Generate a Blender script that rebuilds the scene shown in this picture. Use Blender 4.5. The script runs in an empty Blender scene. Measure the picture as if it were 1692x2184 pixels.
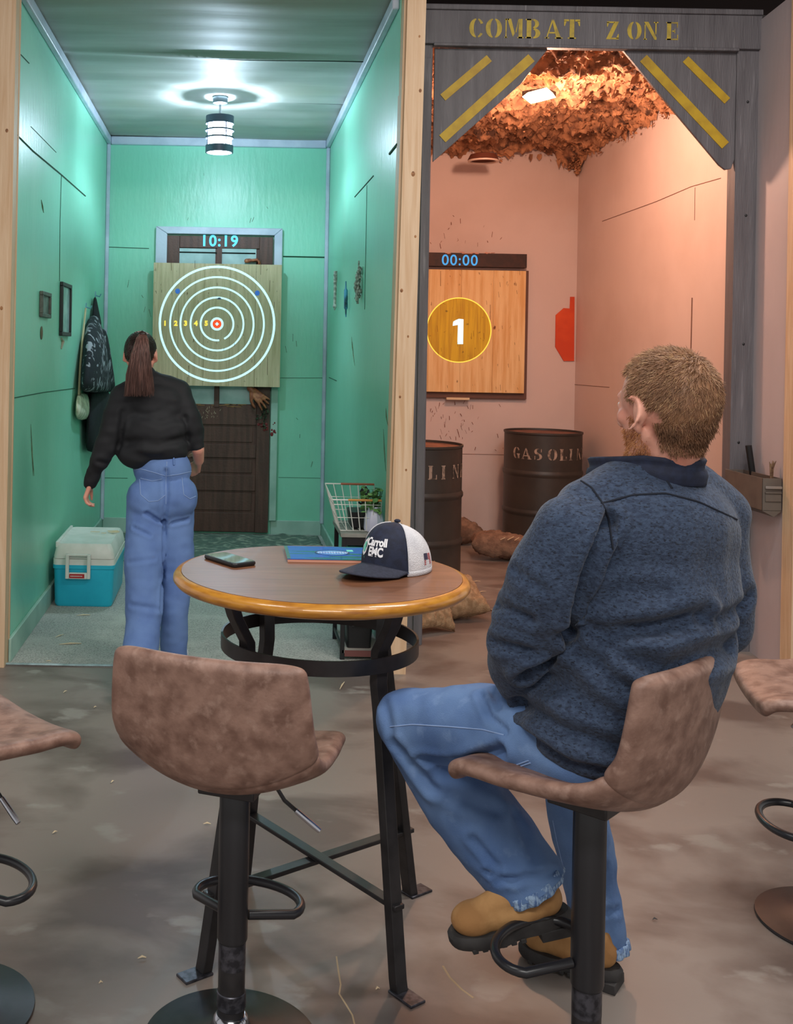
import bpy, bmesh, math, random
import numpy as np
from mathutils import Vector, Matrix, noise
from mathutils.bvhtree import BVHTree
random.seed(7); rng = np.random.RandomState(5)
V = Vector; pi = math.pi
sc = bpy.context.scene; COL = sc.collection

# ---------------------------------------------------------------- camera
FPX, PX, PY, RO, H = 2300.0, 492.0, 742.0, math.radians(1.05), 1.55
cam = bpy.data.objects.new('camera', bpy.data.cameras.new('camera')); COL.objects.link(cam)
cam.matrix_world = Matrix.Translation((0, 0, H)) @ Matrix.Rotation(pi/2, 4, 'X') @ Matrix.Rotation(RO, 4, 'Z')
cam.data.sensor_fit = 'AUTO'; cam.data.sensor_width = 36
cam.data.lens = FPX/2184*36
cam.data.shift_x = (846-PX)/2184; cam.data.shift_y = -(1092-PY)/2184
cam.data.clip_start = .05
sc.camera = cam
sc.view_settings.view_transform = 'Standard'; sc.view_settings.look = 'None'
sc.view_settings.gamma = 1; sc.view_settings.use_curve_mapping = False
sc.view_settings.exposure = 0.0
# ---------------------------------------------------------------- world and hall lights
w = bpy.data.worlds.new('world'); sc.world = w; w.use_nodes = True
w.node_tree.nodes['Background'].inputs[0].default_value = (1, .97, .95, 1)
w.node_tree.nodes['Background'].inputs[1].default_value = .57
def area(name, loc, rot, sx, sy, p, col):
    l = bpy.data.lights.new(name, 'AREA'); l.shape = 'RECTANGLE'; l.size = sx; l.size_y = sy; l.energy = p; l.color = col
    o = bpy.data.objects.new(name, l); COL.objects.link(o); o.location = loc; o.rotation_euler = rot; return o
area('hall_light', (-1.6, 1.6, 4.1), (0, 0, 0), 1.2, .4, 50, (1, .97, .93))
area('hall_light', (1.5, 1.4, 4.1), (0, 0, 0), 1.2, .4, 52, (1, .95, .9))
area('hall_light', (0, -1.6, 4.1), (math.radians(22), 0, 0), 2.4, .5, 130, (1, .97, .93))
area('hall_light', (1.9, 3.2, 4.0), (0, 0, 0), 1.2, .4, 62, (1, .93, .88))
LAMP_GREEN = 58; LAMP_PINK = 84

# ---------------------------------------------------------------- helpers
cR, sR = math.cos(RO), math.sin(RO)
def P(u, v, Y=None, Z=None, X=None):
    """a sight line of the photograph met with a known depth, height or side wall: gives a world point"""
    a, b = u-PX, -(v-PY); dx = a*cR-b*sR; dz = a*sR+b*cR
    if Y is None: Y = (Z-H)*FPX/dz if Z is not None else X*FPX/dx
    return V((dx*Y/FPX, Y, H+dz*Y/FPX))
def lin(c):
    c = c/255; return c/12.92 if c <= .04045 else ((c+.055)/1.055)**2.4
def C(r, g, b): return (lin(r), lin(g), lin(b), 1)
MATS = {}
def M(name, col, col2=None, rough=.5, metal=0, scale=5, stretch=(1, 1, 1), lo=.4, hi=.6, detail=4, dist=0,
      col3=None, s3=12, lo3=.55, hi3=.65, st3=(1, 1, 1), bump=0, bs=60, bst=(1, 1, 1), bd=4, emit=None, es=1, spec=.5, alpha=1, trans=0, coat=0, sheen=0):
    m = bpy.data.materials.new(name); m.use_nodes = True; n = m.node_tree.nodes; L = m.node_tree.links
    b = n['Principled BSDF']; b.inputs['Base Color'].default_value = col; b.inputs['Roughness'].default_value = rough
    b.inputs['Metallic'].default_value = metal; b.inputs['Specular IOR Level'].default_value = spec
    b.inputs['Alpha'].default_value = alpha; b.inputs['Transmission Weight'].default_value = trans; b.inputs['Coat Weight'].default_value = coat
    b.inputs['Sheen Weight'].default_value = sheen
    tc = n.new('ShaderNodeTexCoord')
    def nz(s, st, d, ds=0):
        mp = n.new('ShaderNodeMapping'); mp.inputs['Scale'].default_value = st; L.new(tc.outputs['Object'], mp.inputs[0])
        t = n.new('ShaderNodeTexNoise'); t.inputs['Scale'].default_value = s; t.inputs['Detail'].default_value = d
        t.inputs['Distortion'].default_value = ds; L.new(mp.outputs[0], t.inputs[0]); return t.outputs[0]
    def mixc(f, a, b2, lo, hi):
        r = n.new('ShaderNodeMapRange'); r.inputs[1].default_value = lo; r.inputs[2].default_value = hi; L.new(f, r.inputs[0])
        x = n.new('ShaderNodeMix'); x.data_type = 'RGBA'; L.new(r.outputs[0], x.inputs[0])
        if isinstance(a, tuple): x.inputs[6].default_value = a
        else: L.new(a, x.inputs[6])
        x.inputs[7].default_value = b2; return x.outputs[2]
    cur = col
    if col2: cur = mixc(nz(scale, stretch, detail, dist), cur, col2, lo, hi)
    if col3: cur = mixc(nz(s3, st3, 5), cur, col3, lo3, hi3)
    if not isinstance(cur, tuple): L.new(cur, b.inputs['Base Color'])
    if bump:
        bp = n.new('ShaderNodeBump'); bp.inputs['Strength'].default_value = bump; bp.inputs['Distance'].default_value = .01
        L.new(nz(bs, bst, bd), bp.inputs['Height']); L.new(bp.outputs[0], b.inputs['Normal'])
    if emit: b.inputs['Emission Color'].default_value = emit; b.inputs['Emission Strength'].default_value = es
    MATS[name] = m; return m

def thing(name, label, cat, loc=(0, 0, 0), rz=0, group=None, kind=None):
    o = bpy.data.objects.new(name, None); COL.objects.link(o); o.empty_display_size = .1
    o.location = loc; o.rotation_euler = (0, 0, rz); o['label'] = label
    if kind: o['kind'] = kind
    else: o['category'] = cat
    if group: o['group'] = group
    return o
def tag(o, label, cat=None, group=None, kind=None):
    o['label'] = label
    if cat: o['category'] = cat
    if group: o['group'] = group
    if kind: o['kind'] = kind
    return o
def mk(name, bm, mat, parent=None, local=False, bevel=0, sub=0, sharp=35, label=None):
    me = bpy.data.meshes.new(name)
    if isinstance(bm, bmesh.types.BMesh):
        bmesh.ops.recalc_face_normals(bm, faces=bm.faces); bm.to_mesh(me); bm.free()
    else: me = bm
    o = bpy.data.objects.new(name, me); COL.objects.link(o)
    for m_ in (mat if isinstance(mat, (list, tuple)) else [mat]): me.materials.append(m_)
    for p in me.polygons: p.use_smooth = True
    if sharp: me.set_sharp_from_angle(angle=math.radians(sharp))
    if parent:
        o.parent = parent
        if not local: o.matrix_parent_inverse = parent.matrix_basis.inverted()
    if bevel:
        b = o.modifiers.new('bevel', 'BEVEL'); b.width = bevel; b.segments = 2; b.limit_method = 'ANGLE'
    if sub:
        s = o.modifiers.new('sub', 'SUBSURF'); s.levels = sub; s.render_levels = sub
    if label: o['label'] = label
    return o
def struct(name, bm, mat, **k):
    o = mk(name, bm, mat, **k)
    if not o.parent: o['kind'] = 'structure'
    return o
def absorb(host, bm, mat):
    """marks in a part's surface stay in that part's mesh, in their own material"""
    k = len(host.data.materials); host.data.materials.append(mat)
    for f in bm.faces: f.material_index = k; f.smooth = True
    t_ = bpy.data.meshes.new('t'); bm.to_mesh(t_); bm.free(); b2 = bmesh.new(); b2.from_mesh(host.data); b2.from_mesh(t_); b2.to_mesh(host.data); b2.free(); bpy.data.meshes.remove(t_)
def B(): return bmesh.new()
def box(bm, x0, x1, y0, y1, z0, z1, mi=0, T=None):
    vs = [bm.verts.new(V((x, y, z))) for x in (x0, x1) for y in (y0, y1) for z in (z0, z1)]
    if T:
        for v_ in vs: v_.co = T @ v_.co
    for f in ((0, 1, 3, 2), (4, 6, 7, 5), (0, 4, 5, 1), (2, 3, 7, 6), (0, 2, 6, 4), (1, 5, 7, 3)):
        fc = bm.faces.new([vs[i] for i in f]); fc.material_index = mi
    return bm
def bx(*a, **k): return box(B(), *a, **k)
def frame_of(d):
    d = V(d).normalized(); a = V((0, 0, 1)) if abs(d.z) < .9 else V((1, 0, 0))
    x = d.cross(a).normalized(); return x, d.cross(x).normalized(), d
def ring(bm, c, x, y, rx, ry, n):
    return [bm.verts.new(V(c)+x*math.cos(2*pi*i/n)*rx+y*math.sin(2*pi*i/n)*ry) for i in range(n)]
def bridge(bm, a, b, mi=0):
    n = len(a)
    for i in range(n):
        f = bm.faces.new([a[i], a[(i+1) % n], b[(i+1) % n], b[i]]); f.material_index = mi
def tube(bm, pts, r, n=10, closed=False, cap=True, flat=1.0, mi=0):
    pts = [V(p) for p in pts]; m = len(pts); rs = r if isinstance(r, (list, tuple)) else [r]*m; prev = None; rings = []
    for i, p in enumerate(pts):
        if closed: d = pts[(i+1) % m]-pts[i-1]
        else: d = pts[min(i+1, m-1)]-pts[max(i-1, 0)]
        d.normalize()
        if prev is None: x, y, _ = frame_of(d)
        else:
            x = prev-d*prev.dot(d)
            x = x.normalized() if x.length > 1e-6 else frame_of(d)[0]
            y = d.cross(x).normalized()
        prev = x; rings.append(ring(bm, p, x, y, rs[i], rs[i]*flat, n))
    for a, b in zip(rings, rings[1:]): bridge(bm, a, b, mi)
    if closed: bridge(bm, rings[-1], rings[0], mi)
    elif cap:
        for q in (rings[0], rings[-1]):
            f = bm.faces.new(q); f.material_index = mi
    return bm
def lathe(bm, prof, c=(0, 0, 0), n=40, mi=0, sx=1, sy=1):
    rings = []
    for r, z in prof:
        rings.append(ring(bm, V(c)+V((0, 0, z)), V((1, 0, 0)), V((0, 1, 0)), max(r, .0004)*sx, max(r, .0004)*sy, n))
    for a, b in zip(rings, rings[1:]): bridge(bm, a, b, mi)
    for q in (rings[0], rings[-1]):
        f = bm.faces.new(q); f.material_index = mi
    return bm
def band(bm, ro, ri, z0, z1, c, n=64):
    r4 = [ring(bm, V(c)+V((0, 0, z)), V((1, 0, 0)), V((0, 1, 0)), r, r, n) for r, z in ((ro, z0), (ro, z1), (ri, z1), (ri, z0))]
    for i in range(4): bridge(bm, r4[i], r4[(i+1) % 4])
    return bm
def prism(bm, poly, d, mi=0):
    """poly: list of Vectors, d: extrusion vector"""
    a = [bm.verts.new(p) for p in poly]; b = [bm.verts.new(V(p)+V(d)) for p in poly]
    f = bm.faces.new(a); f.material_index = mi
    f = bm.faces.new(b[::-1]); f.material_index = mi
    n = len(a)
    for i in range(n):
        f = bm.faces.new([a[i], b[i], b[(i+1) % n], a[(i+1) % n]]); f.material_index = mi
    return bm
def bar(bm, p, q, w, h, up=(0, 0, 1)):
    p, q = V(p), V(q); d = (q-p).normalized(); s = d.cross(V(up)).normalized(); t = s.cross(d)
    prism(bm, [p+s*w/2+t*h/2, p-s*w/2+t*h/2, p-s*w/2-t*h/2, p+s*w/2-t*h/2], q-p); return bm
def ball(bm, c, r, rot=None, n=16, sc3=None):
    m_ = Matrix.Translation(c) @ (rot.to_4x4() if rot else Matrix.Identity(4)) @ Matrix.Diagonal((*(sc3 or (r, r, r)), 1))
    bmesh.ops.create_uvsphere(bm, u_segments=n, v_segments=max(6, n*2//3), radius=1, matrix=m_); return bm
def shell(fn, nu, nv, t, closed_v=False):
    """thick sheet from fn(u,v)->point, rounded rims"""
    bm = B(); e = 1e-3; top, bot, mid = {}, {}, {}
    for i in range(nu+1):
        for j in range(nv+1):
            u, v = i/nu, j/nv; p = V(fn(u, v))
            du = V(fn(min(u+e, 1), v))-V(fn(max(u-e, 0), v)); dv = V(fn(u, min(v+e, 1)))-V(fn(u, max(v-e, 0)))
            nn = du.cross(dv)
            nn = nn.normalized() if nn.length > 1e-12 else V((0, 0, 1))
            top[i, j] = bm.verts.new(p+nn*t/2); bot[i, j] = bm.verts.new(p-nn*t/2)
    for i in range(nu):
        for j in range(nv):
            bm.faces.new([top[i, j], top[i+1, j], top[i+1, j+1], top[i, j+1]]); bm.faces.new([bot[i, j], bot[i, j+1], bot[i+1, j+1], bot[i+1, j]])
    rim = [(i, 0) for i in range(nu)]+[(nu, j) for j in range(nv)]+[(i, nv) for i in range(nu, 0, -1)]+[(0, j) for j in range(nv, 0, -1)]
    cen = sum((top[k].co+bot[k].co for k in rim), V((0, 0, 0)))/(2*len(rim)); n = len(rim)
    mids = []
    for q, k in enumerate(rim):
        i, j = k; inn = (min(max(i, 1), nu-1), min(max(j, 1), nv-1))
        c0 = (top[k].co+bot[k].co)/2; c1 = (top[inn].co+bot[inn].co)/2; d = (c0-c1)
        d = d.normalized() if d.length > 1e-9 else V((0, 0, 0))
        mids.append(bm.verts.new(c0+d*t*.4))
    for q in range(n):
        a, b = rim[q], rim[(q+1) % n]
        bm.faces.new([top[a], mids[q], mids[(q+1) % n], top[b]]); bm.faces.new([bot[a], bot[b], mids[(q+1) % n], mids[q]])
    return bm
def bake(o):
    dg = bpy.context.evaluated_depsgraph_get(); me = bpy.data.meshes.new_from_object(o.evaluated_get(dg)); return me
def blob(name, prims, voxel, mat, parent, smooth=6, label=None, post=None):
    """union of tapered limbs and ellipsoids as one continuous skin"""
    bm = B()
    for p in prims:
        if p[0] == 'e':
            _, c, r, rot = p; ball(bm, c, 1, rot, 24, r)
        elif p[0] == 'm':
            for v_ in p[1]: pass
        else:
            _, pts, rs = p; pts = [V(q) for q in pts]
            for q, r in zip(pts, rs): ball(bm, q, r, None, 16)
            for a, b, ra, rb in zip(pts, pts[1:], rs, rs[1:]):
                d = b-a
                if d.length < 1e-5: continue
                x, y, _ = frame_of(d); A = ring(bm, a, x, y, ra, ra, 20); Bq = ring(bm, b, x, y, rb, rb, 20); bridge(bm, A, Bq); bm.faces.new(A); bm.faces.new(Bq)
    bmesh.ops.recalc_face_normals(bm, faces=bm.faces)
    me = bpy.data.meshes.new('t'); bm.to_mesh(me); bm.free(); o = bpy.data.objects.new('t', me); COL.objects.link(o)
    r = o.modifiers.new('r', 'REMESH'); r.mode = 'VOXEL'; r.voxel_size = voxel; r.adaptivity = 0
    s = o.modifiers.new('s', 'SMOOTH'); s.factor = .5; s.iterations = smooth
    m2 = bake(o); bpy.data.objects.remove(o); m2.name = name
    m2.materials.clear()
    if post: post(m2)
    return mk(name, m2, mat, parent, sharp=0, label=label)
def vco(me):
    a = np.empty(len(me.vertices)*3); me.vertices.foreach_get('co', a); n = np.empty(len(me.vertices)*3); me.vertices.foreach_get('normal', n)
    return a.reshape(-1, 3), n.reshape(-1, 3)
def setco(me, a): me.vertices.foreach_set('co', a.ravel()); me.update()
def folds(me, fl):
    a, n = vco(me); d = np.zeros(len(a))
    for pts, w_, dep in fl:
        pts = [np.array(p) for p in pts]; best = np.full(len(a), 9.)
        for p, q in zip(pts, pts[1:]):
            e = q-p; t = np.clip(((a-p)@e)/(e@e), 0, 1); best = np.minimum(best, np.linalg.norm(a-(p+t[:, None]*e), axis=1))
        d -= dep*np.exp(-(best/w_)**2)
        d += dep*.5*np.exp(-((best-w_*1.8)/w_)**2)
    setco(me, a+n*d[:, None])
def wobble(me, amp, s, st=(1, 1, 1), seed=0):
    a, n = vco(me)
    d = np.array([noise.noise(V((p[0]*s*st[0]+seed, p[1]*s*st[1], p[2]*s*st[2]))) for p in a])*amp
    setco(me, a+n*d[:, None])
def cut(me, p, nrm, rad):
    bm = B(); bm.from_mesh(me); p = V(p); nrm = V(nrm).normalized()
    fs = [f for f in bm.faces if (f.calc_center_median()-p).length < rad]
    g = list({v for f in fs for v in f.verts})+list({e for f in fs for e in f.edges})+fs
    bmesh.ops.bisect_plane(bm, geom=g, plane_co=p, plane_no=nrm, clear_outer=True); bm.to_mesh(me); bm.free()
def bvh(o):
    me = o.data; return BVHTree.FromPolygons([v.co.copy() for v in me.vertices], [tuple(p.vertices) for p in me.polygons])
def drape(tree, pts, r, off=.0, n=6, res=6, bm=None, lift=None):
    """a seam laid on a surface"""
    out = []
    for a, b in zip(pts, pts[1:]):
        for k in range(res):
            q = V(a).lerp(V(b), k/res); h = tree.find_nearest(q); out.append(h[0]+h[1]*off)
    h = tree.find_nearest(V(pts[-1])); out.append(h[0]+h[1]*off)
    bm = bm or B(); tube(bm, out, r, n); return bm
def hit(tree, u, v):
    d = (P(u, v, Y=1)-V((0, 0, H))).normalized(); return tree.ray_cast(V((0, 0, H)), d)
def uvline(pts, res=6):
    out = []
    for a, b_ in zip(pts, pts[1:]):
        for k in range(res): out.append((a[0]+(b_[0]-a[0])*k/res, a[1]+(b_[1]-a[1])*k/res))
    return out+[pts[-1]]
def seam(name, tree, pts, r, mat, parent, off=.0004):
    out = []
    for u, v in uvline(pts, 10):
        h = hit(tree, u, v)
        if h[0] is not None and (not out or (h[0]-out[-1]).length < .08): out.append(h[0]+h[1]*off)
    if len(out) < 3: return
    sm = [out[0]]+[(out[i-1]+out[i]*2+out[i+1])/4 for i in range(1, len(out)-1)]+[out[-1]]
    return mk(name, tube(B(), sm, r, 6), mat, parent)
def sfolds(me, fl):
    tree = BVHTree.FromPolygons([v.co.copy() for v in me.vertices], [tuple(p.vertices) for p in me.polygons]); L_ = []
    for pts, w_, dep in fl:
        hs = [h[0] for h in (hit(tree, u, v) for u, v in uvline(pts, 4)) if h[0] is not None]
        if len(hs) > 1: L_.append((hs, w_, dep))
    folds(me, L_)
def text_mesh(body, size, off=0, ext=.001, align='CENTER', space=1.0):
    c = bpy.data.curves.new('t', 'FONT'); c.body = body; c.size = size; c.offset = off; c.extrude = ext; c.align_x = align; c.align_y = 'CENTER'; c.space_character = space
    c.resolution_u = 4
    o = bpy.data.objects.new('t', c); COL.objects.link(o); me = bake(o); bpy.data.objects.remove(o); return me
def text(name, body, size, mat, T, parent=None, off=0, ext=.001, space=1.0, align='CENTER'):
    me = text_mesh(body, size, off, ext, align, space); me.materials.clear(); me.transform(T)
    return mk(name, me, mat, parent, sharp=20)
FACE_Y = Matrix.Rotation(pi/2, 4, 'X')      # text upright, read from -Y
# heavy stencil letters, unit height, as lists of polygons
def R_(x0, y0, x1, y1): return [(x0, y0), (x1, y0), (x1, y1), (x0, y1)]
def cres(cx, cy, ro, ry, ri, ryi, a0, a1, n=10, dx=0):
    out = []
    for k in range(n):
        a, b = math.radians(a0+(a1-a0)*k/n), math.radians(a0+(a1-a0)*(k+1)/n)
        out.append([(cx+ro*math.cos(a), cy+ry*math.sin(a)), (cx+ro*math.cos(b), cy+ry*math.sin(b)),
                    (cx+dx+ri*math.cos(b), cy+ryi*math.sin(b)), (cx+dx+ri*math.cos(a), cy+ryi*math.sin(a))])
    return out
GL = {
 'C': cres(.42, .5, .4, .5, .16, .44, 98, 262)+cres(.44, .5, .36, .5, .2, .42, 30, 80, 5)+cres(.44, .5, .36, .5, .2, .42, 280, 325, 5),
 'G': cres(.42, .5, .4, .5, .16, .44, 98, 262)+cres(.44, .5, .36, .5, .2, .42, 30, 80, 5)+[R_(.5, .02, .74, .42), R_(.44, .36, .8, .44)],
 'O': cres(.4, .5, .4, .5, .15, .44, 97, 263)+cres(.46, .5, .4, .5, .15, .44, -83, 83),
 'M': [R_(0, 0, .12, .08), R_(.03, 0, .09, 1), [(.12, 1), (.32, 1), (.52, .25), (.42, .05)], [(.55, .3), (.62, .3), (.72, .9), (.7, 1)], R_(.72, 0, .92, 1), R_(.66, 0, .98, .07), R_(0, .93, .2, 1)],
 'B': [R_(0, 0, .34, .07), R_(0, .93, .34, 1), R_(.06, 0, .3, 1)]+cres(.4, .26, .38, .27, .13, .19, -88, 88)+cres(.38, .75, .33, .25, .12, .17, -85, 88),
 'A': [[(.06, 0), (.13, 0), (.42, .88), (.38, 1)], [(.46, 1), (.4, .85), (.62, 0), (.88, 0)], R_(0, 0, .24, .07), R_(.54, 0, .95, .07), R_(.24, .26, .54, .34)],
 'T': [R_(.3, 0, .54, 1), R_(.2, 0, .64, .07), R_(0, .9, .26, 1), R_(.58, .9, .84, 1), [(0, .66), (.05, .66), (.14, .92), (0, .92)], [(.84, .66), (.79, .66), (.7, .92), (.84, .92)]],
 'Z': [R_(.04, .91, .5, 1), [(.5, 1), (.76, 1), (.28, .0), (.0, .0)], R_(.3, 0, .76, .09), [(.04, .7), (.09, .7), (.18, .95), (.04, .95)], [(.76, .3), (.71, .3), (.6, .05), (.76, .05)]],
 'N': [R_(.05, 0, .12, .84), R_(0, 0, .2, .06), [(.02, 1), (.28, 1), (.78, .12), (.78, 0), (.66, 0)], R_(.7, .3, .77, 1), R_(.6, .94, .88, 1)],
 'E': [R_(.05, 0, .3, 1), R_(0, 0, .34, .07), R_(0, .93, .34, 1), R_(.36, .92, .7, 1), R_(.36, 0, .72, .08), R_(.36, .46, .52, .53), R_(.64, .7, .7, .93), R_(.66, .06, .72, .3), R_(.5, .38, .54, .62)],
 'S': cres(.36, .72, .34, .28, .12, .2, 70, 240, 10)+[[(.1, .62), (.2, .74), (.68, .38), (.56, .26)]]+cres(.36, .28, .34, .28, .12, .2, -110, 60, 10)+[R_(.6, .68, .66, .97), R_(.05, .03, .11, .34)],
 'L': [R_(.06, 0, .3, 1), R_(0, .93, .36, 1), R_(0, 0, .3, .07), R_(.34, 0, .68, .08), R_(.6, .06, .68, .34)],
 'I': [R_(.06, 0, .3, 1), R_(0, 0, .36, .07), R_(0, .93, .36, 1)],
}
def glyph(bm, ch, mp):
    for poly in GL[ch]:
        vs = [bm.verts.new(mp(x, y)) for x, y in poly]
        try: bm.faces.new(vs)
        except ValueError: pass

# ---------------------------------------------------------------- materials
def paint(name, c, dirt, **k): return M(name, c, dirt, rough=k.pop('rough', .5), scale=1.3, lo=.45, hi=.85, bump=k.pop('bump', .25), bs=30, bst=(1, 1, .25), **k)
m_green = paint('mint_paint', C(144, 218, 190), C(130, 202, 172), col3=C(152, 214, 186), s3=3, lo3=.55, hi3=.8, st3=(1, 1, .2), rough=.34)
m_pink = paint('cream_wall_paint', C(214, 196, 190), C(196, 176, 168), rough=.6, bump=.15)
m_white_wall = paint('grey_white_paint', C(196, 186, 190), C(182, 172, 176), rough=.6, bump=.12)
m_trim = M('trim_white', C(200, 206, 222), C(182, 190, 208), rough=.4, scale=6, bump=.1)
m_ceil = M('ceiling_cloth', C(176, 178, 172), C(150, 154, 148), rough=.6, scale=2.2, stretch=(.5, 3, 1), lo=.3, hi=.8, bump=.16, bs=5, bst=(.35, 3, 1), col3=C(164, 162, 144), s3=1.2, lo3=.5, hi3=.8)
m_dark = M('dark_gap', C(14, 22, 18), rough=.9)
m_seam = M('panel_gap', C(42, 88, 66), rough=.9)
m_pseam = M('pink_panel_gap', C(120, 84, 70), rough=.9)
m_pine = M('pine', C(226, 196, 162), C(205, 166, 126), rough=.6, scale=5, stretch=(7, 7, .4), lo=.35, hi=.75, dist=1, bump=.2, bs=60, bst=(3, 3, .2))
m_knot = M('pine_knot', C(176, 124, 78), C(120, 76, 44), rough=.6, scale=60)
m_grey = M('grey_painted_wood', C(112, 108, 112), C(92, 88, 92), rough=.55, scale=4, stretch=(5, 5, .5), lo=.35, hi=.7, col3=C(134, 130, 134), s3=14, lo3=.62, hi3=.75, st3=(3, 3, .2), bump=.35, bs=40, bst=(4, 4, .3))
m_yellow = M('yellow_paint', C(206, 168, 36), C(176, 138, 34), rough=.55, scale=14, lo=.4, hi=.75)
m_stencil = M('faded_yellow_stencil', C(206, 178, 62), C(160, 138, 66), rough=.6, scale=22, lo=.45, hi=.7)
m_stencilw = M('faded_white_stencil', C(170, 150, 134), C(88, 76, 68), rough=.7, scale=28, lo=.45, hi=.62)
m_concrete = M('concrete', C(140, 130, 123), C(106, 93, 87), rough=.42, scale=1.7, stretch=(1, 1.35, 1), lo=.47, hi=.60, detail=12, dist=.3,
               col3=C(150, 144, 137), s3=3.6, lo3=.62, hi3=.68, st3=(1, 1.5, 1), bump=.06, bs=18)
m_carpet = M('grey_speckled_mat', C(184, 184, 178), C(146, 148, 142), rough=.95, scale=130, lo=.45, hi=.6, col3=C(198, 198, 190), s3=4, lo3=.5, hi3=.8, bump=.6, bs=140)
m_mat2 = M('green_foam_mat', C(98, 114, 104), C(160, 168, 150), rough=.9, scale=16, stretch=(1, 1.6, 1), lo=.5, hi=.66, bump=.9, bs=22)
m_pfloor = M('dusty_concrete', C(160, 140, 130), C(132, 112, 102), rough=.6, scale=3, lo=.4, hi=.7, bump=.1, bs=20)
m_black = M('black_metal', C(30, 29, 31), C(42, 40, 42), rough=.38, scale=20, spec=.5)
m_blacko = M('black_pole', C(34, 34, 38), rough=.33, spec=.55)
m_chrome = M('chrome', C(190, 192, 200), rough=.16, metal=1)
m_dull = M('scuffed_steel', C(84, 84, 92), C(50, 50, 56), rough=.35, metal=.6, scale=60)
m_leather = M('brown_faux_leather', C(148, 116, 102), C(112, 82, 70), rough=.5, scale=22, lo=.38, hi=.66, detail=7, col3=C(164, 134, 120), s3=38, lo3=.55, hi3=.8, bump=.12, bs=90)
m_ttop = M('tabletop_wood', C(126, 84, 60), C(106, 68, 46), rough=.42, scale=9, stretch=(.6, 6, 1), lo=.35, hi=.7, coat=.1)
m_tedge = M('amber_wood_edge', C(196, 136, 50), C(150, 92, 32), rough=.3, scale=16, stretch=(1, 1, 5), lo=.42, hi=.75, coat=.4)
m_board = M('target_wood', C(226, 202, 166), C(196, 172, 132), rough=.7, scale=7, stretch=(6, 1, .4), lo=.38, hi=.72, col3=C(130, 104, 70), s3=34, lo3=.66, hi3=.74, st3=(1, 1, .45), bump=.5, bs=40, bst=(5, 1, .3))
m_board2 = M('orange_target_wood', C(240, 206, 150), C(222, 172, 108), rough=.7, scale=6, stretch=(6, 1, .4), lo=.4, hi=.7, col3=C(120, 66, 32), s3=30, lo3=.66, hi3=.74, st3=(1, 1, .35), bump=.4, bs=40, bst=(5, 1, .3))
m_ringl = M('projected_white', C(200, 240, 255), emit=C(190, 236, 255), es=1.0, rough=.9)  # projected_* materials: projector light put into thin meshes that glow themselves
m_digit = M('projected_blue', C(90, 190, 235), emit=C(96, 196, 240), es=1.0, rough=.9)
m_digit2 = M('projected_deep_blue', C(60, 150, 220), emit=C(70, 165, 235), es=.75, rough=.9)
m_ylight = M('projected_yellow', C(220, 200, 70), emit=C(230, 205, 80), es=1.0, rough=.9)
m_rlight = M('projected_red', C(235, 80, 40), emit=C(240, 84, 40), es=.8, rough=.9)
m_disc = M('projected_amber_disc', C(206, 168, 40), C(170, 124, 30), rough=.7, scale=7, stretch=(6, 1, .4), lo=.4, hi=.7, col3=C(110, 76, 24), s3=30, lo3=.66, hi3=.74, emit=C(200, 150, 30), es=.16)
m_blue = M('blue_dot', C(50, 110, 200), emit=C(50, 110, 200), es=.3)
m_door = M('dark_brown_door', C(98, 64, 54), C(80, 52, 44), rough=.55, scale=5, stretch=(6, 1, .5), bump=.2)
m_pane = M('frosted_pane', C(190, 214, 214), C(160, 190, 190), rough=.5, scale=5)
m_rot = M('splintered_wood', C(150, 110, 70), rough=.8)
m_skinp = M('prop_hand_skin', C(190, 120, 84), C(150, 80, 56), rough=.5, scale=26)
m_skin = M('skin', C(226, 164, 142), C(214, 140, 118), rough=.5, scale=14, lo=.4, hi=.75, bump=.05, bs=200)
m_skin.node_tree.nodes['Principled BSDF'].inputs['Subsurface Weight'].default_value = .12
m_skin.node_tree.nodes['Principled BSDF'].inputs['Subsurface Radius'].default_value = (.01, .004, .002)
m_navy = M('navy_twill', C(30, 38, 62), C(24, 30, 50), rough=.8, scale=60, bump=.1, bs=400)
m_fleece = M('heather_blue_fleece', C(54, 69, 93), C(40, 52, 74), rough=.95, scale=90, stretch=(1, 1, 1.6), lo=.42, hi=.6, col3=C(24, 32, 48), s3=170, lo3=.56, hi3=.64, st3=(.8, .8, 1.8), bump=.35, bs=150, sheen=.12)
m_seamd = M('dark_seam', C(18, 24, 38), rough=.9)
m_denim = M('blue_denim', C(100, 130, 174), C(74, 104, 154), rough=.85, scale=9, stretch=(1, 1, .7), lo=.35, hi=.7, detail=6, col3=C(118, 146, 188), s3=22, lo3=.58, hi3=.8, bump=.18, bs=420)
m_denimw = M('mid_blue_denim', C(108, 140, 194), C(92, 122, 180), rough=.85, scale=8, lo=.4, hi=.75, bump=.12, bs=300)
m_fray = M('frayed_denim', C(150, 176, 206), C(84, 112, 158), rough=.95, scale=60, stretch=(3, 3, .6), lo=.42, hi=.6, bump=.5, bs=120)
m_stitch = M('pale_stitch', C(140, 166, 208), rough=.9)
m_boot = M('tan_suede', C(180, 136, 86), C(156, 112, 66), rough=.85, scale=12, bump=.1, bs=120)
m_sole = M('dark_rubber', C(58, 56, 56), C(44, 42, 42), rough=.7, scale=20)
m_bjacket = M('black_padded_cloth', C(28, 30, 34), C(20, 21, 25), rough=.75, scale=5, bump=.2, bs=14)
m_hairm = M('ginger_brown_hair', C(158, 114, 82), C(120, 85, 60), rough=.5, scale=40, lo=.35, hi=.7)
m_hairm2 = M('light_hair', C(198, 158, 116), C(140, 100, 66), rough=.45, scale=30)
m_beard = M('ginger_beard', C(206, 142, 92), C(176, 112, 68), rough=.6, scale=40)
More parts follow.
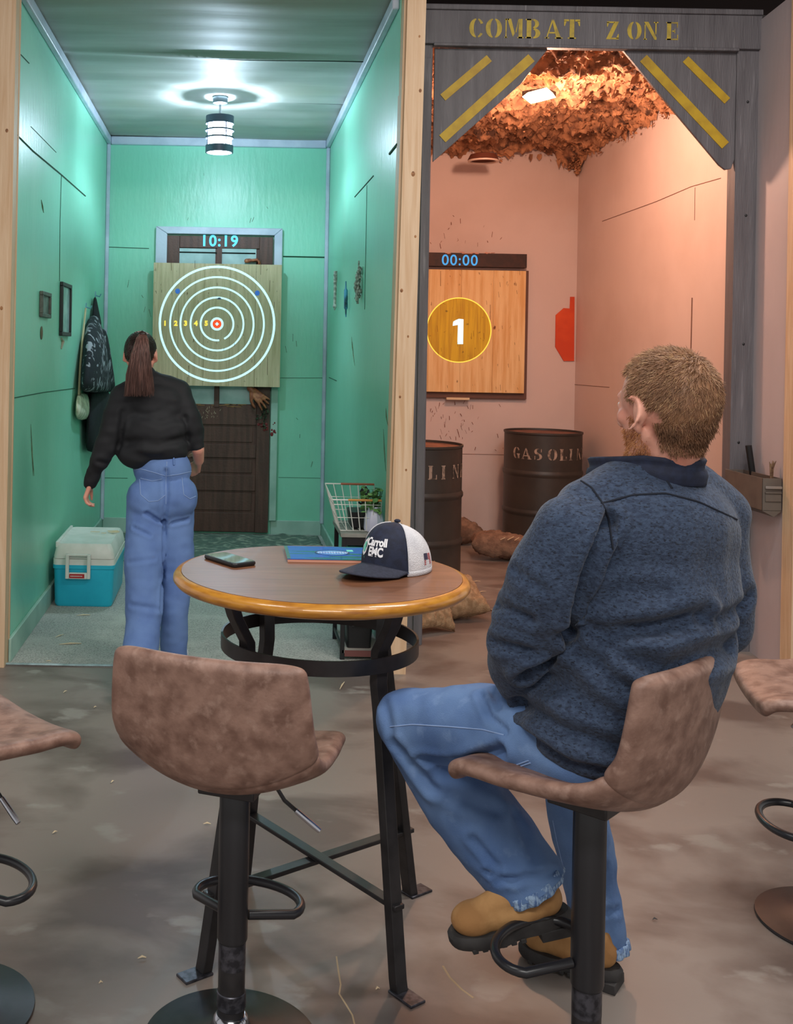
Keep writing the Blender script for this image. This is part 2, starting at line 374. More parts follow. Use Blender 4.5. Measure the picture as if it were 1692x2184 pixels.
m_hairw = M('dark_brown_hair', C(52, 34, 28), C(36, 22, 18), rough=.45, scale=30)
m_hairp = M('ponytail_brown', C(120, 84, 74), C(84, 56, 48), rough=.45, scale=26, stretch=(6, 6, .3))
m_whitec = M('white_plastic', C(236, 234, 228), C(222, 222, 214), rough=.4, scale=8)
m_teal = M('teal_plastic', C(40, 190, 220), C(34, 176, 208), rough=.38, scale=4)
m_red = M('red_label', C(186, 28, 32), rough=.5)
m_white = M('white_cloth', C(226, 226, 230), C(210, 210, 216), rough=.85, scale=20, bump=.3, bs=300)
m_net = M('camouflage_scrim', C(190, 138, 100), C(128, 88, 64), rough=.9, scale=9, lo=.38, hi=.62, detail=8, col3=C(80, 54, 42), s3=11, lo3=.56, hi3=.68, bump=1, bs=30)
m_drum = M('olive_black_drum', C(62, 57, 52), C(50, 46, 43), rough=.45, scale=5, lo=.35, hi=.7, bump=.08, bs=12)
m_rust = M('rusty_lid', C(130, 84, 66), C(96, 60, 48), rough=.7, scale=8)
m_sack = M('burlap', C(178, 146, 112), C(152, 120, 88), rough=.95, scale=30, bump=.5, bs=160)
m_sackd = M('brown_burlap', C(146, 116, 96), C(116, 90, 74), rough=.95, scale=18, bump=.6, bs=120)
m_ammo = M('olive_metal', C(104, 94, 86), C(92, 82, 76), rough=.5, scale=8)
m_orange = M('orange_board', C(224, 84, 34), C(208, 70, 28), rough=.6, scale=4)
m_leaf = M('leaf_green', C(120, 168, 96), C(74, 120, 66), rough=.6, scale=30)
m_leafd = M('dry_leaf', C(70, 82, 60), C(44, 50, 38), rough=.8, scale=30)
m_blackp = M('black_plastic', C(26, 26, 28), rough=.45)
m_hook = M('pale_hook', C(120, 170, 190), rough=.3, metal=.4)
m_camo = M('camo_cloth', C(26, 28, 34), C(150, 150, 156), rough=.9, scale=16, stretch=(1, 1, .7), lo=.57, hi=.60, dist=1.2, bump=.4, bs=20)
m_blackc = M('black_cloth', C(22, 22, 26), C(30, 30, 36), rough=.9, scale=8, bump=.3, bs=14)
m_cream = M('cream_canvas', C(226, 220, 196), C(180, 176, 150), rough=.9, scale=18, bump=.4, bs=30)
m_glass = M('phone_glass', C(10, 14, 18), rough=.06, spec=.8, coat=1)
m_paintedmirror = M('mirror', C(196, 220, 220), C(150, 180, 180), rough=.15, scale=6)  # pale reflection of the mirror put into the base colour, non-metal
m_copper = M('copper_edge', C(214, 156, 134), rough=.4)
m_bookb = M('blue_print', C(24, 56, 190), C(16, 84, 92), rough=.22, scale=9, stretch=(.5, 4, 1), lo=.52, hi=.6, coat=.3)
m_oval = M('pale_blue_print', C(120, 176, 226), C(70, 120, 210), rough=.3, scale=60)
m_mint = M('mint_print', C(110, 216, 190), rough=.4)
m_cardgreen = M('green_print', C(20, 92, 80), rough=.4)
m_flag = M('flag_red', C(176, 66, 70), rough=.8)
m_chip = M('pale_wood_chip', C(224, 204, 168), rough=.8)
m_blood = M('dark_red_stain', C(120, 22, 26), rough=.4)
m_scuff = M('brown_scuff', C(116, 132, 98), C(84, 104, 74), rough=.9, scale=30)

# ---------------------------------------------------------------- setting
XL, XR, YF, YB, ZC = -1.06, .80, 5.19, 9.0, 3.30
XP0, XP1, YG = .92, 2.88, 5.70
b = bx(-6, 9, -4, 5.2, -.1, 0); box(b, -6, -1.2, 5.2, 10, -.1, 0); box(b, XR, 9, 5.2, 10, -.1, 0)
struct('floor', b, m_concrete)
struct('floor_2', bx(-1.2, XR+.02, 5.2, 9.1, -.1, .002), m_carpet)
# rubber mat at the far end of the green lane
b = B()
NX, NY = 60, 40
g = [[b.verts.new((XL+.05+(XR-XL-.1)*i/NX, 7.75+1.15*j/NY+.03*noise.noise(V((i*.2, 0, 3)))*(j == 0), .006+.022*max(0, noise.noise(V((i*.25, j*.3, 0)))+.35))) for j in range(NY+1)] for i in range(NX+1)]
for i in range(NX):
    for j in range(NY): b.faces.new([g[i][j], g[i+1][j], g[i+1][j+1], g[i][j+1]])
o = mk('floor_mat', b, m_mat2); tag(o, 'worn dark green rubbery mat on the floor before the brown door', 'mat')
o.modifiers.new('s', 'SOLIDIFY').thickness = .012
struct('wall_left', bx(XL-.09, XL, 5.25, YB+.1, 0, ZC), m_green)
struct('wall_back', bx(XL-.09, XR+.06, YB, YB+.1, 0, ZC+.1), m_green)
struct('wall_middle', bx(XR, XR+.04, 5.27, YB, 0, ZC), m_green)
struct('wall_partition', bx(XR+.045, XP0, 5.80, YB, 0, ZC+.03), m_pink)
struct('wall_back_right', bx(XP0-.06, XP1+.1, YB, YB+.1, 0, 3.6), m_pink)
struct('wall_right', bx(XP1, XP1+.1, YG+.1, YB, 0, 3.36), m_pink)
b = B(); prism(b, [V((2.775, YG+.09, 0)), V((2.72, 5.27, 0)), V((2.86, 5.27, 0)), V((2.98, YG+.09, 0))], (0, 0, 3.33)); struct('wall_far_right', b, m_white_wall)
b = B()
nx, ny = 40, 90
def cz(x, y):
    z = ZC+.012*noise.noise(V((x*1.2, y*5, 2)))+.02*noise.noise(V((x*.7, y*1.6, 7)))
    for yy, t in ((6.45, .5), (7.62, .35)): z -= .018*math.exp(-((y-yy-.04*x*t)/.05)**2)
    return z
g = [[b.verts.new((XL-.05+(XR-XL+.1)*i/nx, 5.22+(YB-5.22)*j/ny, cz(XL+(XR-XL)*i/nx, 5.22+(YB-5.22)*j/ny))) for j in range(ny+1)] for i in range(nx+1)]
for i in range(nx):
    for j in range(ny): b.faces.new([g[i][j], g[i][j+1], g[i+1][j+1], g[i+1][j]])
ce = struct('ceiling', b, m_ceil); ce.modifiers.new('s', 'SOLIDIFY').thickness = -.02
b = B(); tube(b, [V((x, 6.46+.02*x, cz(x, 6.46)+.002)) for x in np.linspace(-.1, XR-.03, 20)], [.002+.006*(k/20) for k in range(20)], 6, flat=.5)
tube(b, [V((x, 7.66+.01*x, cz(x, 7.66)+.002)) for x in np.linspace(.3, XR-.03, 12)], [.002+.004*(k/12) for k in range(12)], 6, flat=.5)
struct('ceiling_split', b, m_dark, parent=ce)
struct('ceiling_hall', bx(-6, 9, -4, 10, 4.35, 4.45), M('dark_steel_deck', C(40, 34, 34), rough=.8))
b = B()
for x in np.arange(-5, 9, 1.1): box(b, x, x+.1, -4, 10, 4.1, 4.33)
for y in (4.9, 7.4): box(b, -6, 9, y, y+.12, 3.9, 4.1)
struct('trim_ceiling_joists', b, M('dark_joist', C(52, 40, 38), rough=.8))
# gaps between wall sheets
b = B()
def lineX(X, pts, t=.004, sgn=1):
    for p, q in zip(pts, pts[1:]):
        p, q = P(*p, X=X), P(*q, X=X); tube(b, [p, q], t, 5)
lineX(XL+.001, [(36, 288), (70, 322), (130, 372), (182, 418)], .005); lineX(XL+.001, [(131, 372), (128, 470), (127, 600)], .0025); lineX(XL+.001, [(22, 850), (92, 837), (160, 828)], .0025)
lineX(XL+.001, [(40, 112), (62, 135)], .003); lineX(XL+.001, [(66, 270), (120, 325)], .002)
lineX(XR-.001, [(848, 308), (832, 328)], .008); lineX(XR-.001, [(797, 375), (757, 420)], .004); lineX(XR-.001, [(783, 395), (780, 560), (778, 660)], .002); lineX(XR-.001, [(702, 805), (718, 812)], .003)
for p, q, t in (((604, 547), (700, 549), .006), ((232, 527), (318, 530), .003), ((597, 806), (702, 806), .002), ((222, 1019), (272, 1020), .002), ((594, 1018), (692, 1020), .0015)):
    tube(b, [P(*p, Y=YB-.001), P(*q, Y=YB-.001)], t, 5)
struct('trim_panel_gaps', b, m_seam)
b = B()
lineX(XP1-.001, [(1285, 472), (1400, 430), (1475, 398), (1538, 380)], .0025); lineX(XP1-.001, [(1483, 400), (1482, 470)], .002); lineX(XP1-.001, [(1477, 635), (1474, 765)], .005)
lineX(XP1-.001, [(1226, 820), (1300, 826)], .002); lineX(XP1-.001, [(1231, 400), (1226, 640), (1222, 900)], .003)
tube(b, [P(980, 968, Y=YB-.001), P(1075, 970, Y=YB-.001)], .002, 5); tube(b, [P(1075, 960, Y=YB-.001), P(1222, 962, Y=YB-.001)], .0015, 5)
struct('trim_pink_panel_gaps', b, m_pseam)
# scuffs, chips and scratches on walls: short strokes with their own shapes
b = B()
for (u, v, l, wd) in ((66, 960, 55, .012), (68, 985, 30, .008), (88, 440, 14, .006), (750, 740, 22, .004), (752, 755, 26, .004), (848, 790, 10, .01), (818, 960, 45, .009), (823, 890, 20, .004)):
    X = XL+.001 if u < 400 else XR-.001
    if u > 830: continue
    tube(b, [P(u, v-l, X=X), P(u+2, v, X=X), P(u+5, v+l, X=X)], [wd*.2, wd, wd*.2], 5, flat=.3)
for (u, v, l) in ((275, 605, 8), (302, 632, 3), (310, 660, 6), (318, 668, 8), (625, 720, 8), (632, 733, 6), (609, 745, 7), (435, 372, 3), (402, 467, 3), (536, 470, 5), (542, 468, 5), (569, 443, 2), (640, 930, 4), (667, 990, 6), (632, 893, 2)):
    tube(b, [P(u, v-l, Y=YB-.001), P(u+rng.uniform(-5, 5), v+l, Y=YB-.001)], .0035, 5, flat=.4)
struct('trim_scuffs', b, m_scuff)
b = B()
for k in range(64):
    if k < 40: u, v = rng.uniform(915, 1010), rng.uniform(860, 935)
    elif k < 56: u, v = rng.uniform(918, 1090), rng.uniform(455, 530)
    else: u, v = rng.uniform(990, 1080), rng.uniform(850, 960)
    l = rng.uniform(1, 6); tube(b, [P(u, v-l, Y=YB-.001), P(u+rng.uniform(-4, 4), v+l, Y=YB-.001)], rng.uniform(.002, .008), 5, flat=.3)
struct('trim_pink_scuffs', b, M('rusty_scuff', C(150, 82, 44), rough=.9))
# crown mouldings, corner beads, baseboards
struct('trim_1', bx(XL, XL+.035, 5.25, YB, ZC-.07, ZC-.005), m_trim, bevel=.008)
struct('trim_2', bx(XR-.035, XR, 5.3, YB, ZC-.07, ZC-.005), m_trim, bevel=.008)
struct('trim_3', bx(XL+.035, XR-.035, YB-.035, YB, ZC-.075, ZC-.005), m_trim, bevel=.008)
struct('trim_4', bx(XL, XL+.03, YB-.03, YB, .1, ZC-.07), m_trim, bevel=.006)
struct('trim_5', bx(XR-.03, XR, YB-.03, YB, .1, ZC-.07), m_trim, bevel=.006)
m_base = M('green_white_baseboard', C(172, 204, 190), C(150, 186, 172), rough=.5, scale=4)
struct('baseboard_left', bx(XL, XL+.018, 5.25, YB, 0, .115), m_base, bevel=.004)
struct('baseboard_middle', bx(XR-.018, XR, 5.3, YB, 0, .10), m_base, bevel=.004)
pd = P(594, 1120, Y=YB)
b = bx(XL+.02, P(350, 1120, Y=YB).x-.03, YB-.018, YB, 0, .12); box(b, P(577, 1120, Y=YB).x, XR-.02, YB-.018, YB, 0, .12); struct('baseboard_back', b, m_base, bevel=.004)
# threshold strip
b = B(); tube(b, [V((x, 5.205+.006*noise.noise(V((x*6, 0, 0))), .006)) for x in np.linspace(XL, XR, 40)], .012, 6, flat=.4)
struct('trim_threshold', b, M('pale_tape', C(176, 196, 200), C(130, 150, 150), rough=.4, scale=12))

# pine posts at the wall ends
def post(name, label, x0, x1, y0, y1, z1, knots, strip=None, lean=0):
    t = thing(name, label, 'post', ((x0+x1)/2, (y0+y1)/2, 0))
    b = bx(x0, x1, y0, y1, 0, z1); n0 = len(b.faces)
    for (x, z, r) in knots: ball(b, V((x, y0+.001, z)), 1, None, 12, (r*.7, .002, r*.95))
    b.faces.ensure_lookup_table()
    for f in b.faces[n0:]: f.material_index = 1
    for v_ in b.verts: v_.co.x += lean*v_.co.z
    mk('stud', b, [m_pine, m_knot], t)
    if strip:
        b = bx(*strip)
        for v_ in b.verts: v_.co.x += lean*v_.co.z
        mk('edge_board', b, m_pine, t, bevel=.002)
    return t
post('wooden_post', 'pale pine post at the left edge, ending the left green wall', -1.20, XL+.004, 5.16, 5.25, 4.1,
     [(-1.09, 2.57, .012), (-1.14, 2.25, .02), (-1.16, 2.03, .015), (-1.1, 1.72, .012), (-1.12, 1.15, .01)], (-1.2, XL+.008, 5.25, 5.27, 0, 4.1))
post('wooden_post', 'pale pine post with knots between the green lane and the grey frame', .778, .868, 5.17, 5.27, 4.1,
     [(.84, 3.06, .008), (.852, 2.8, .012), (.83, 2.4, .016), (.85, 2.1, .009), (.83, 1.62, .008), (.792, 1.84, .012), (.80, 1.33, .009), (.84, .98, .008), (.82, .71, .02), (.845, .38, .01)], (.765, .778, 5.19, 5.3, 0, 3.9), .0125)
post('wooden_post', 'pale wooden post at the far right edge, ending the grey-white wall', 2.712, 2.80, 5.17, 5.27, 4.1, [(2.74, 1.5, .01)])

# ---------------------------------------------------------------- grey frame with COMBAT ZONE
Y0, Y1 = YG, YG+.09
def G(u, v): return P(u, v, Y=YG)
t = thing('entrance_frame', 'grey painted timber frame lettered COMBAT ZONE with yellow striped corner panels', 'frame', (1.8, YG, 0))
xi0, xi1 = G(907, 1000).x, 2.65
fp1 = mk('frame_post', bx(.872, xi0, Y0, Y1, 0, 3.36), m_grey, t, bevel=.004)
fp2 = mk('frame_post', bx(xi1, 2.772, Y0, Y1, 0, 3.36), m_grey, t, bevel=.004)
mk('post_rail', bx(xi0-.05, xi0-.006, Y0-.012, Y0, 0, 3.1), m_grey, t, bevel=.002)
bz0, bz1 = G(1250, 101).z, G(1250, 33).z
mk('beam', bx(.872, 2.772, Y0-.022, Y0+.03, bz0, bz1+.01), m_grey, t, bevel=.004)
mk('beam_cap', bx(.872, 2.772, Y0-.03, Y1, bz1+.01, bz1+.04), m_grey, t, bevel=.004)
mk('beam_ledge', bx(xi0, xi1, Y0-.028, Y0+.02, bz0-.012, bz0+.004), m_grey, t, bevel=.003)
yg = Y0+.012
for k, (poly, stripes) in enumerate((
    ([(928, 103), (1170, 103), (1110, 180), (924, 345)], [((945, 208), (1044, 124), .042), ((944, 296), (1134, 123), .05)]),
    ([(1328, 105), (1572, 108), (1567, 340), (1560, 360), (1548, 362), (1535, 352)], [((1552, 215), (1463, 126), .042), ((1548, 310), (1373, 124), .05)]))):
    b = B(); pts = [P(u, v, Y=yg) for u, v in poly]; prism(b, pts, (0, .02, 0)); g_ = mk('corner_panel', b, m_grey, t, bevel=.002)
    for p, q, w_ in stripes:
        b = B(); p, q = P(*p, Y=yg-.004), P(*q, Y=yg-.004); d = (q-p).normalized(); s = V((d.z, 0, -d.x))*w_/2
        prism(b, [p+s, p-s, q-s, q+s], (0, .004, 0)); sp = mk('yellow_stripe', b, m_yellow, g_); sp.matrix_parent_inverse = Matrix.Identity(4); sp.parent = g_
        sp.matrix_parent_inverse = (t.matrix_basis @ g_.matrix_parent_inverse).inverted() if False else Matrix.Identity(4)
for ch, u in zip('COMBATZONE', (1000, 1036, 1077, 1121, 1162, 1203, 1293, 1338, 1373, 1421)):
    v = 80+(u-1000)*.012; hh = .102; ww = .100; base = P(u, v, Y=Y0-.0235)
    if u > 1290: hh = .094; ww = .088
    b = B(); glyph(b, ch, lambda x, y: base+V((x*ww, 0, y*hh))); mk('stencil_letter', b, m_stencil, t)
for x, ob in ((.885, fp1), (2.70, fp2)):
    b = B()
    for z in (.5, 1.1, 1.62, 2.3, 2.9): ball(b, V((x+.012*math.sin(z*9), Y0-.002, z)), 1, None, 10, (.007, .004, .007))
    absorb(ob, b, m_black)
mk('base_block', bx(xi1+.005, 2.76, Y0-.02, Y0, 0, .05), m_grey, t)

# camouflage scrim hung as a ceiling
def nzf(x, y, s, o=0): return noise.fractal(V((x*s+o, y*s, o)), .9, 2.1, 6)
b = B(); nx, ny = 190, 230; x0, x1, y0, y1 = XP0+.01, XP1-.005, YG+.12, YB-.01
def nh(x, y):
    z = 3.27+.08*nzf(x, y, 2.4)+.06*nzf(x, y, 9, 4)+.03*noise.noise(V((x*24, y*24, 1)))
    e = max(0, 1-(x1-x)/.22); z -= .10*e*(1+.6*nzf(x, y, 7, 9)); e = max(0, 1-(y1-y)/.3); z -= .06*e*(1+.8*nzf(x, y, 6, 3)); return z
g = [[b.verts.new((x0+(x1-x0)*i/nx+.012*noise.noise(V((i*.5, j*.5, 5)))*(0 < i < nx), y0+(y1-y0)*j/ny, nh(x0+(x1-x0)*i/nx, y0+(y1-y0)*j/ny))) for j in range(ny+1)] for i in range(nx+1)]
for i in range(nx):
    for j in range(ny): b.faces.new([g[i][j], g[i][j+1], g[i+1][j+1], g[i+1][j]])
for k in range(2600):        # ragged scraps knotted in the net
    r = rng.rand(); x = rng.uniform(x0+.02, x1-.01) if r < .8 else x1-abs(rng.normal(0, .07))-.01
    y = rng.uniform(y0, y1-.02) if r < .9 else y1-abs(rng.normal(0, .06))-.02
    x = max(x0+.01, x); z = nh(x, y)-rng.uniform(0, .05); s = rng.uniform(.006, .018)
    q = Matrix.Rotation(rng.uniform(0, 6.3), 3, V(rng.normal(size=3)).normalized())
    c = V((x, y, z)); m_ = [q @ V((math.cos(a)*s*rng.uniform(.5, 1.3), math.sin(a)*s*rng.uniform(.4, 1), rng.uniform(-.3, .3)*s)) for a in (0, 1.3, 2.5, 3.8, 5.0)]
    if any(c.x+p.x > x1-.002 or c.y+p.y > y1 for p in m_): continue
    b.faces.new([b.verts.new(c+p) for p in m_])
for k in range(16):           # longer tatters at the back corner and right side
    x = x1-rng.uniform(.02, .5); y = y1-rng.uniform(.02, .1); z = 3.2
    if rng.rand() < .5: x = x1-.02; y = y1-rng.uniform(.05, 1.6)
    L_ = rng.uniform(.04, .13); ww = rng.uniform(.015, .04)
    pts = [(0, 0), (ww, .0), (ww*.9, -L_*.6), (ww*.4, -L_), (-ww*.2, -L_*.5)]
    b.faces.new([b.verts.new(V((x-ww+px, y, z+pz))) for px, pz in pts])
o = mk('camouflage_net', b, m_net, sharp=25); tag(o, 'ragged brown camouflage netting stretched as a ceiling over the pink lane', 'netting')

# pink lane lamp and dark second fixture
pl = P(1150, 207, Z=3.14); t = thing('ceiling_lamp', 'glowing warm square lamp in the brown netting of the pink lane', 'lamp', pl)
b = B(); q = [pl+V((.115*math.cos(a), .21*math.sin(a), 0)) for a in (0, pi/2, pi, 3*pi/2)]
lathe(b, [(.02, .03), (.085, .02), (.095, 0), (.06, -.012), (.001, -.016)], pl, 4, sx=1.1, sy=1.9)
mk('bulb_cover', b, M('hot_lamp', C(255, 230, 190), emit=C(255, 206, 150), es=22), t)
b = B(); band(b, .105, .085, .0, .035, pl, 4); mk('lamp_rim', b, m_dull, t)
def point(name, loc, p, col, r=.05):
    l = bpy.data.lights.new(name, 'POINT'); l.energy = p; l.color = col; l.shadow_soft_size = r
    o = bpy.data.objects.new(name, l); COL.objects.link(o); o.location = loc; return o
point('pink_lane_light', pl-V((0, 0, .09)), LAMP_PINK, (1, .56, .38), .07)
p2 = P(1031, 341, Y=8.45); t = thing('downlight', 'unlit round white-rimmed fixture at the low back edge of the netting', 'light fixture', p2)
b = B(); lathe(b, [(.06, .05), (.10, .04), (.12, 0), (.11, -.005), (.05, .03)], p2, 32); mk('shade', b, M('dull_shade', C(110, 62, 46), rough=.6), t)
b = B(); band(b, .118, .1, -.016, -.004, p2, 40); mk('rim', b, M('rim_white', C(226, 200, 184), rough=.4), t)

# green lane pendant
lp = P(470, 210, Z=ZC-.01); lx, ly = lp.x, lp.y
t = thing('pendant_lamp', 'bright banded cylinder pendant lamp hanging from the green lane ceiling', 'pendant lamp', (lx, ly, ZC))
m_lampd = M('lamp_grey_metal', C(88, 96, 116), rough=.4, metal=.3)
mk('ceiling_rose', lathe(B(), [(.02, -.045), (.05, -.035), (.055, -.005), (.05, .01)], (lx, ly, ZC-.008), 32), M('rose_metal', C(120, 130, 140), rough=.35, metal=.5), t)
mk('stem', tube(B(), [(lx, ly, ZC-.04), (lx, ly, ZC-.135)], .008, 10), m_chrome, t)
zt = 3.165
b = B(); band(b, .098, .09, zt-.055, zt, (lx, ly, 0), 48); band(b, .092, .05, zt-.006, zt-.001, (lx, ly, 0), 48); mk('top_cap', b, m_lampd, t)
b = B()
for a in range(3): tube(b, [(lx, ly, zt-.004), (lx+.06*math.cos(a*2.1), ly+.06*math.sin(a*2.1), zt-.004)], .004, 6)
mk('cap_spokes', b, m_lampd, t)
b = B(); band(b, .097, .088, zt-.255, zt-.205, (lx, ly, 0), 48); mk('bottom_ring', b, m_lampd, t)
b = B()
for z in (zt-.098, zt-.15): band(b, .1, .092, z-.006, z+.006, (lx, ly, 0), 48)
mk('middle_rings', b, m_lampd, t)
for k in range(4):
    a = k*pi/2+.5; mk('side_rod', tube(B(), [(lx+.094*math.cos(a), ly+.094*math.sin(a), zt-.05), (lx+.094*math.cos(a), ly+.094*math.sin(a), zt-.21)], .004, 8), m_lampd, t)
mg = bpy.data.materials.new('lit_glass'); mg.use_nodes = True; nn = mg.node_tree.nodes; LL = mg.node_tree.links; nn.remove(nn['Principled BSDF'])
tr = nn.new('ShaderNodeBsdfTransparent'); em = nn.new('ShaderNodeEmission'); em.inputs[0].default_value = (.78, .88, 1, 1); em.inputs[1].default_value = 14.0
ad = nn.new('ShaderNodeAddShader'); LL.new(tr.outputs[0], ad.inputs[0]); LL.new(em.outputs[0], ad.inputs[1]); LL.new(ad.outputs[0], nn['Material Output'].inputs[0])
mk('glass_shade', lathe(B(), [(.078, zt-.245), (.084, zt-.22), (.086, zt-.06), (.084, zt-.05)], (lx, ly, 0), 40), mg, t)
point('pendant_light', (lx, ly, 3.02), LAMP_GREEN, (.64, .82, 1), .022)

# ---------------------------------------------------------------- door behind the green target
yd = YB-.004
def D(u, v, Y=yd): return P(u, v, Y=Y)
t = thing('door_1', 'dark brown panelled door with pale casing in the green back wall', None, (D(463, 1132).x, YB, 0), kind='structure')
dx0, dx1, dz1 = D(352, 800).x, D(577, 800).x, D(463, 505).z
dm = mk('door_leaf', bx(dx0, dx1, YB-.03, YB-.002, .02, dz1), m_door, t)
# raised rails between sunk panels
b = B(); y = YB-.045
zr = [D(480, v).z for v in (862, 905, 947, 975, 1012, 1045, 1092, 1132)]
sx_ = D(545, 1000).x; sl_ = D(375, 1000).x
for a_, c_ in ((0, 1), (2, 3), (4, 5), (6, 7)): box(b, sl_+.0005, sx_-.0005, y, YB-.03, max(zr[c_], .02), zr[a_])
box(b, sx_, dx1, y, YB-.03, .02, dz1); box(b, dx0, sl_, y, YB-.03, .02, dz1)
box(b, sl_+.0005, sx_-.0005, y, YB-.03, D(460, 530).z, dz1)
mk('door_rails', b, m_door, t, bevel=.003)
b = B()
for a_, c_ in ((1, 2), (3, 4), (5, 6)): box(b, D(400, 1000).x, sx_-.03, YB-.037, YB-.03, zr[c_]+.02, zr[a_]-.02)
mk('door_panels', b, m_door, t, bevel=.003)
for (u0, v0, u1, v1) in ((383, 530, 459, 580), (470, 530, 546, 580), (400, 800, 457, 863), (469, 800, 541, 862)):
    p, q = D(u0, v0), D(u1, v1); mk('door_pane', bx(p.x, q.x, YB-.035, YB-.03, q.z, p.z), m_pane, t)
mk('glazing_bar', bx(D(458, 800).x, D(469, 800).x, YB-.055, YB-.03, D(463, 868).z, D(463, 530).z), m_door, t, bevel=.003)
b = B()
for (u0, v0, u1, v1) in ((383, 537, 545, 540), ): box(b, D(u0, v0).x, D(u1, v0).x, YB-.037, YB-.034, D(u0, v1).z, D(u0, v0).z)
mk('pane_cord', b, m_dark, t)
b = B()
for k in range(16):
    u = rng.uniform(395, 545); p = D(u, 864+rng.uniform(-2, 4), Y=YB-.047); bar(b, p, p+V((rng.uniform(.02, .07), 0, rng.uniform(-.006, .006))), .004, .006)
mk('splintered_edge', b, m_rot, t)
b = B()
for k in range(26):
    p = D(rng.uniform(415, 470), rng.uniform(868, 895), Y=YB-.047); bar(b, p, p+V((rng.uniform(-.01, .01), 0, rng.uniform(.003, .02))), .003, .002)
mk('chips', b, m_chip, t)
cz_ = D(463, 486).z
b = B()
cl, cr_ = D(333, 520).x, D(602, 520).x; cil, cir = dx0, D(585, 520).x
prism(b, [V((cl, YB-.05, cz_)), V((cr_, YB-.05, cz_)), V((cir, YB-.05, cz_-.06)), V((cil, YB-.05, cz_-.06))], (0, .05, 0)); mk('casing_head', b, m_trim, t, bevel=.006)
mk('casing_side', prism(B(), [V((cl, YB-.048, cz_-.001)), V((cil, YB-.048, cz_-.061)), V((cil, YB-.048, .02)), V((cl, YB-.048, .02))], (0, .048, 0)), m_trim, t, bevel=.004)
mk('casing_side', bx(D(577, 900).x, D(592, 900).x, YB-.048, YB, .12, D(463, 600).z), m_base, t, bevel=.004)
mk('casing_side', prism(B(), [V((cr_, YB-.048, cz_-.001)), V((cir, YB-.048, cz_-.061)), V((cir, YB-.048, D(463, 600).z)), V((cr_, YB-.048, D(463, 600).z))], (0, .048, 0)), m_trim, t, bevel=.004)
b = B()
for (u, v, r) in ((586, 902, .006), (583, 905, .004), (580, 917, .007), (585, 920, .011), (580, 926, .013), (588, 923, .005)): ball(b, D(u, v, Y=YB-.049), 1, None, 8, (r, .0015, r*1.4))
for k in range(8): ball(b, D(560+rng.uniform(-10, 10), 910+rng.uniform(-8, 8), Y=YB-.046), 1, None, 8, (.012, .0015, .012))
mk('red_stain', b, m_blood, t)
b = B()
yt = YB-.17
mk('board', bx(0, 0, 0, 0, 0, 0), m_board).name = 'tmp'; bpy.data.objects.remove(bpy.data.objects['tmp'])
def projected_text(name, label, body, u, v, Y, size, mat, off=.004):
    o = text(name, body, size, mat, Matrix.Translation(P(u, v, Y=Y)) @ FACE_Y, None, off, .0008, 1.12)
    return tag(o, label, 'timer')
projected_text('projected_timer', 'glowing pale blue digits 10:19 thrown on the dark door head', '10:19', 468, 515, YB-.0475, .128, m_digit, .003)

# hanger boards behind the target keep it off the door
t_plank = [None]
def target(name, label, u0, v0, u1, v1, Y, mat):
    p, q = P(u0, v0, Y=Y), P(u1, v1, Y=Y); t = thing(name, label, 'target', ((p.x+q.x)/2, Y, q.z))
    n = 5; b = B()
    for k in range(n): box(b, p.x+(q.x-p.x)*k/n+.0006, p.x+(q.x-p.x)*(k+1)/n-.0006, Y, Y+.05, q.z, p.z)
    t_plank[0] = mk('plank_face', b, mat, t, bevel=.001); mk('backing', bx(p.x+.02, q.x-.02, Y+.05, YB-.056, q.z+.03, p.z-.03), m_rot, t)
    return t, p, q
yt = YB-.15
t, p, q = target('target_board', 'square plywood axe target with projected white rings over the brown door', 328, 560, 597, 826, yt, m_board)
ctr = P(463, 691, Y=yt-.001); s_ = FPX/yt
def annulus(r0, r1, a0=0, a1=2*pi, n=96, y=0):
    b = B()
    A = [b.verts.new(ctr+V((math.cos(a0+(a1-a0)*k/n)*r0, y, math.sin(a0+(a1-a0)*k/n)*r0))) for k in range(n+1)]
    Z = [b.verts.new(ctr+V((math.cos(a0+(a1-a0)*k/n)*r1, y, math.sin(a0+(a1-a0)*k/n)*r1))) for k in range(n+1)]
    for k in range(n): b.faces.new([A[k], A[k+1], Z[k+1], Z[k]])
    return b
for k, r in enumerate((122, 100, 78, 56.5, 35)):  # glowing flat rings stand in for projected light; there is no projector lamp
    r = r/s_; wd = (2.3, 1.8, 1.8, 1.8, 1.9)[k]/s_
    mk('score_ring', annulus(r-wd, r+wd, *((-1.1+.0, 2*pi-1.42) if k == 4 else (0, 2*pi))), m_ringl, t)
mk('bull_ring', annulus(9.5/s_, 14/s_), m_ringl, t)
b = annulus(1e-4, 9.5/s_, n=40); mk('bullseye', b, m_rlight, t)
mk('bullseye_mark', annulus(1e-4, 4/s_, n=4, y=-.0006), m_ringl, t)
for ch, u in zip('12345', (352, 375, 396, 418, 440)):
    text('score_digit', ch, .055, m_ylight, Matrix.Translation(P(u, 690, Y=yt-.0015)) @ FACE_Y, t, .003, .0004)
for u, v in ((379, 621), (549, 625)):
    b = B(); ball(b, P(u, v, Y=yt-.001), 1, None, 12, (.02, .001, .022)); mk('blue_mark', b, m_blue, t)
b = B(); ball(b, P(468, 636, Y=yt), 1, None, 12, (.025, .0012, .012)); mk('faint_blue_mark', b, M('faint_blue', C(110, 116, 130), rough=.9), t)
b = B()
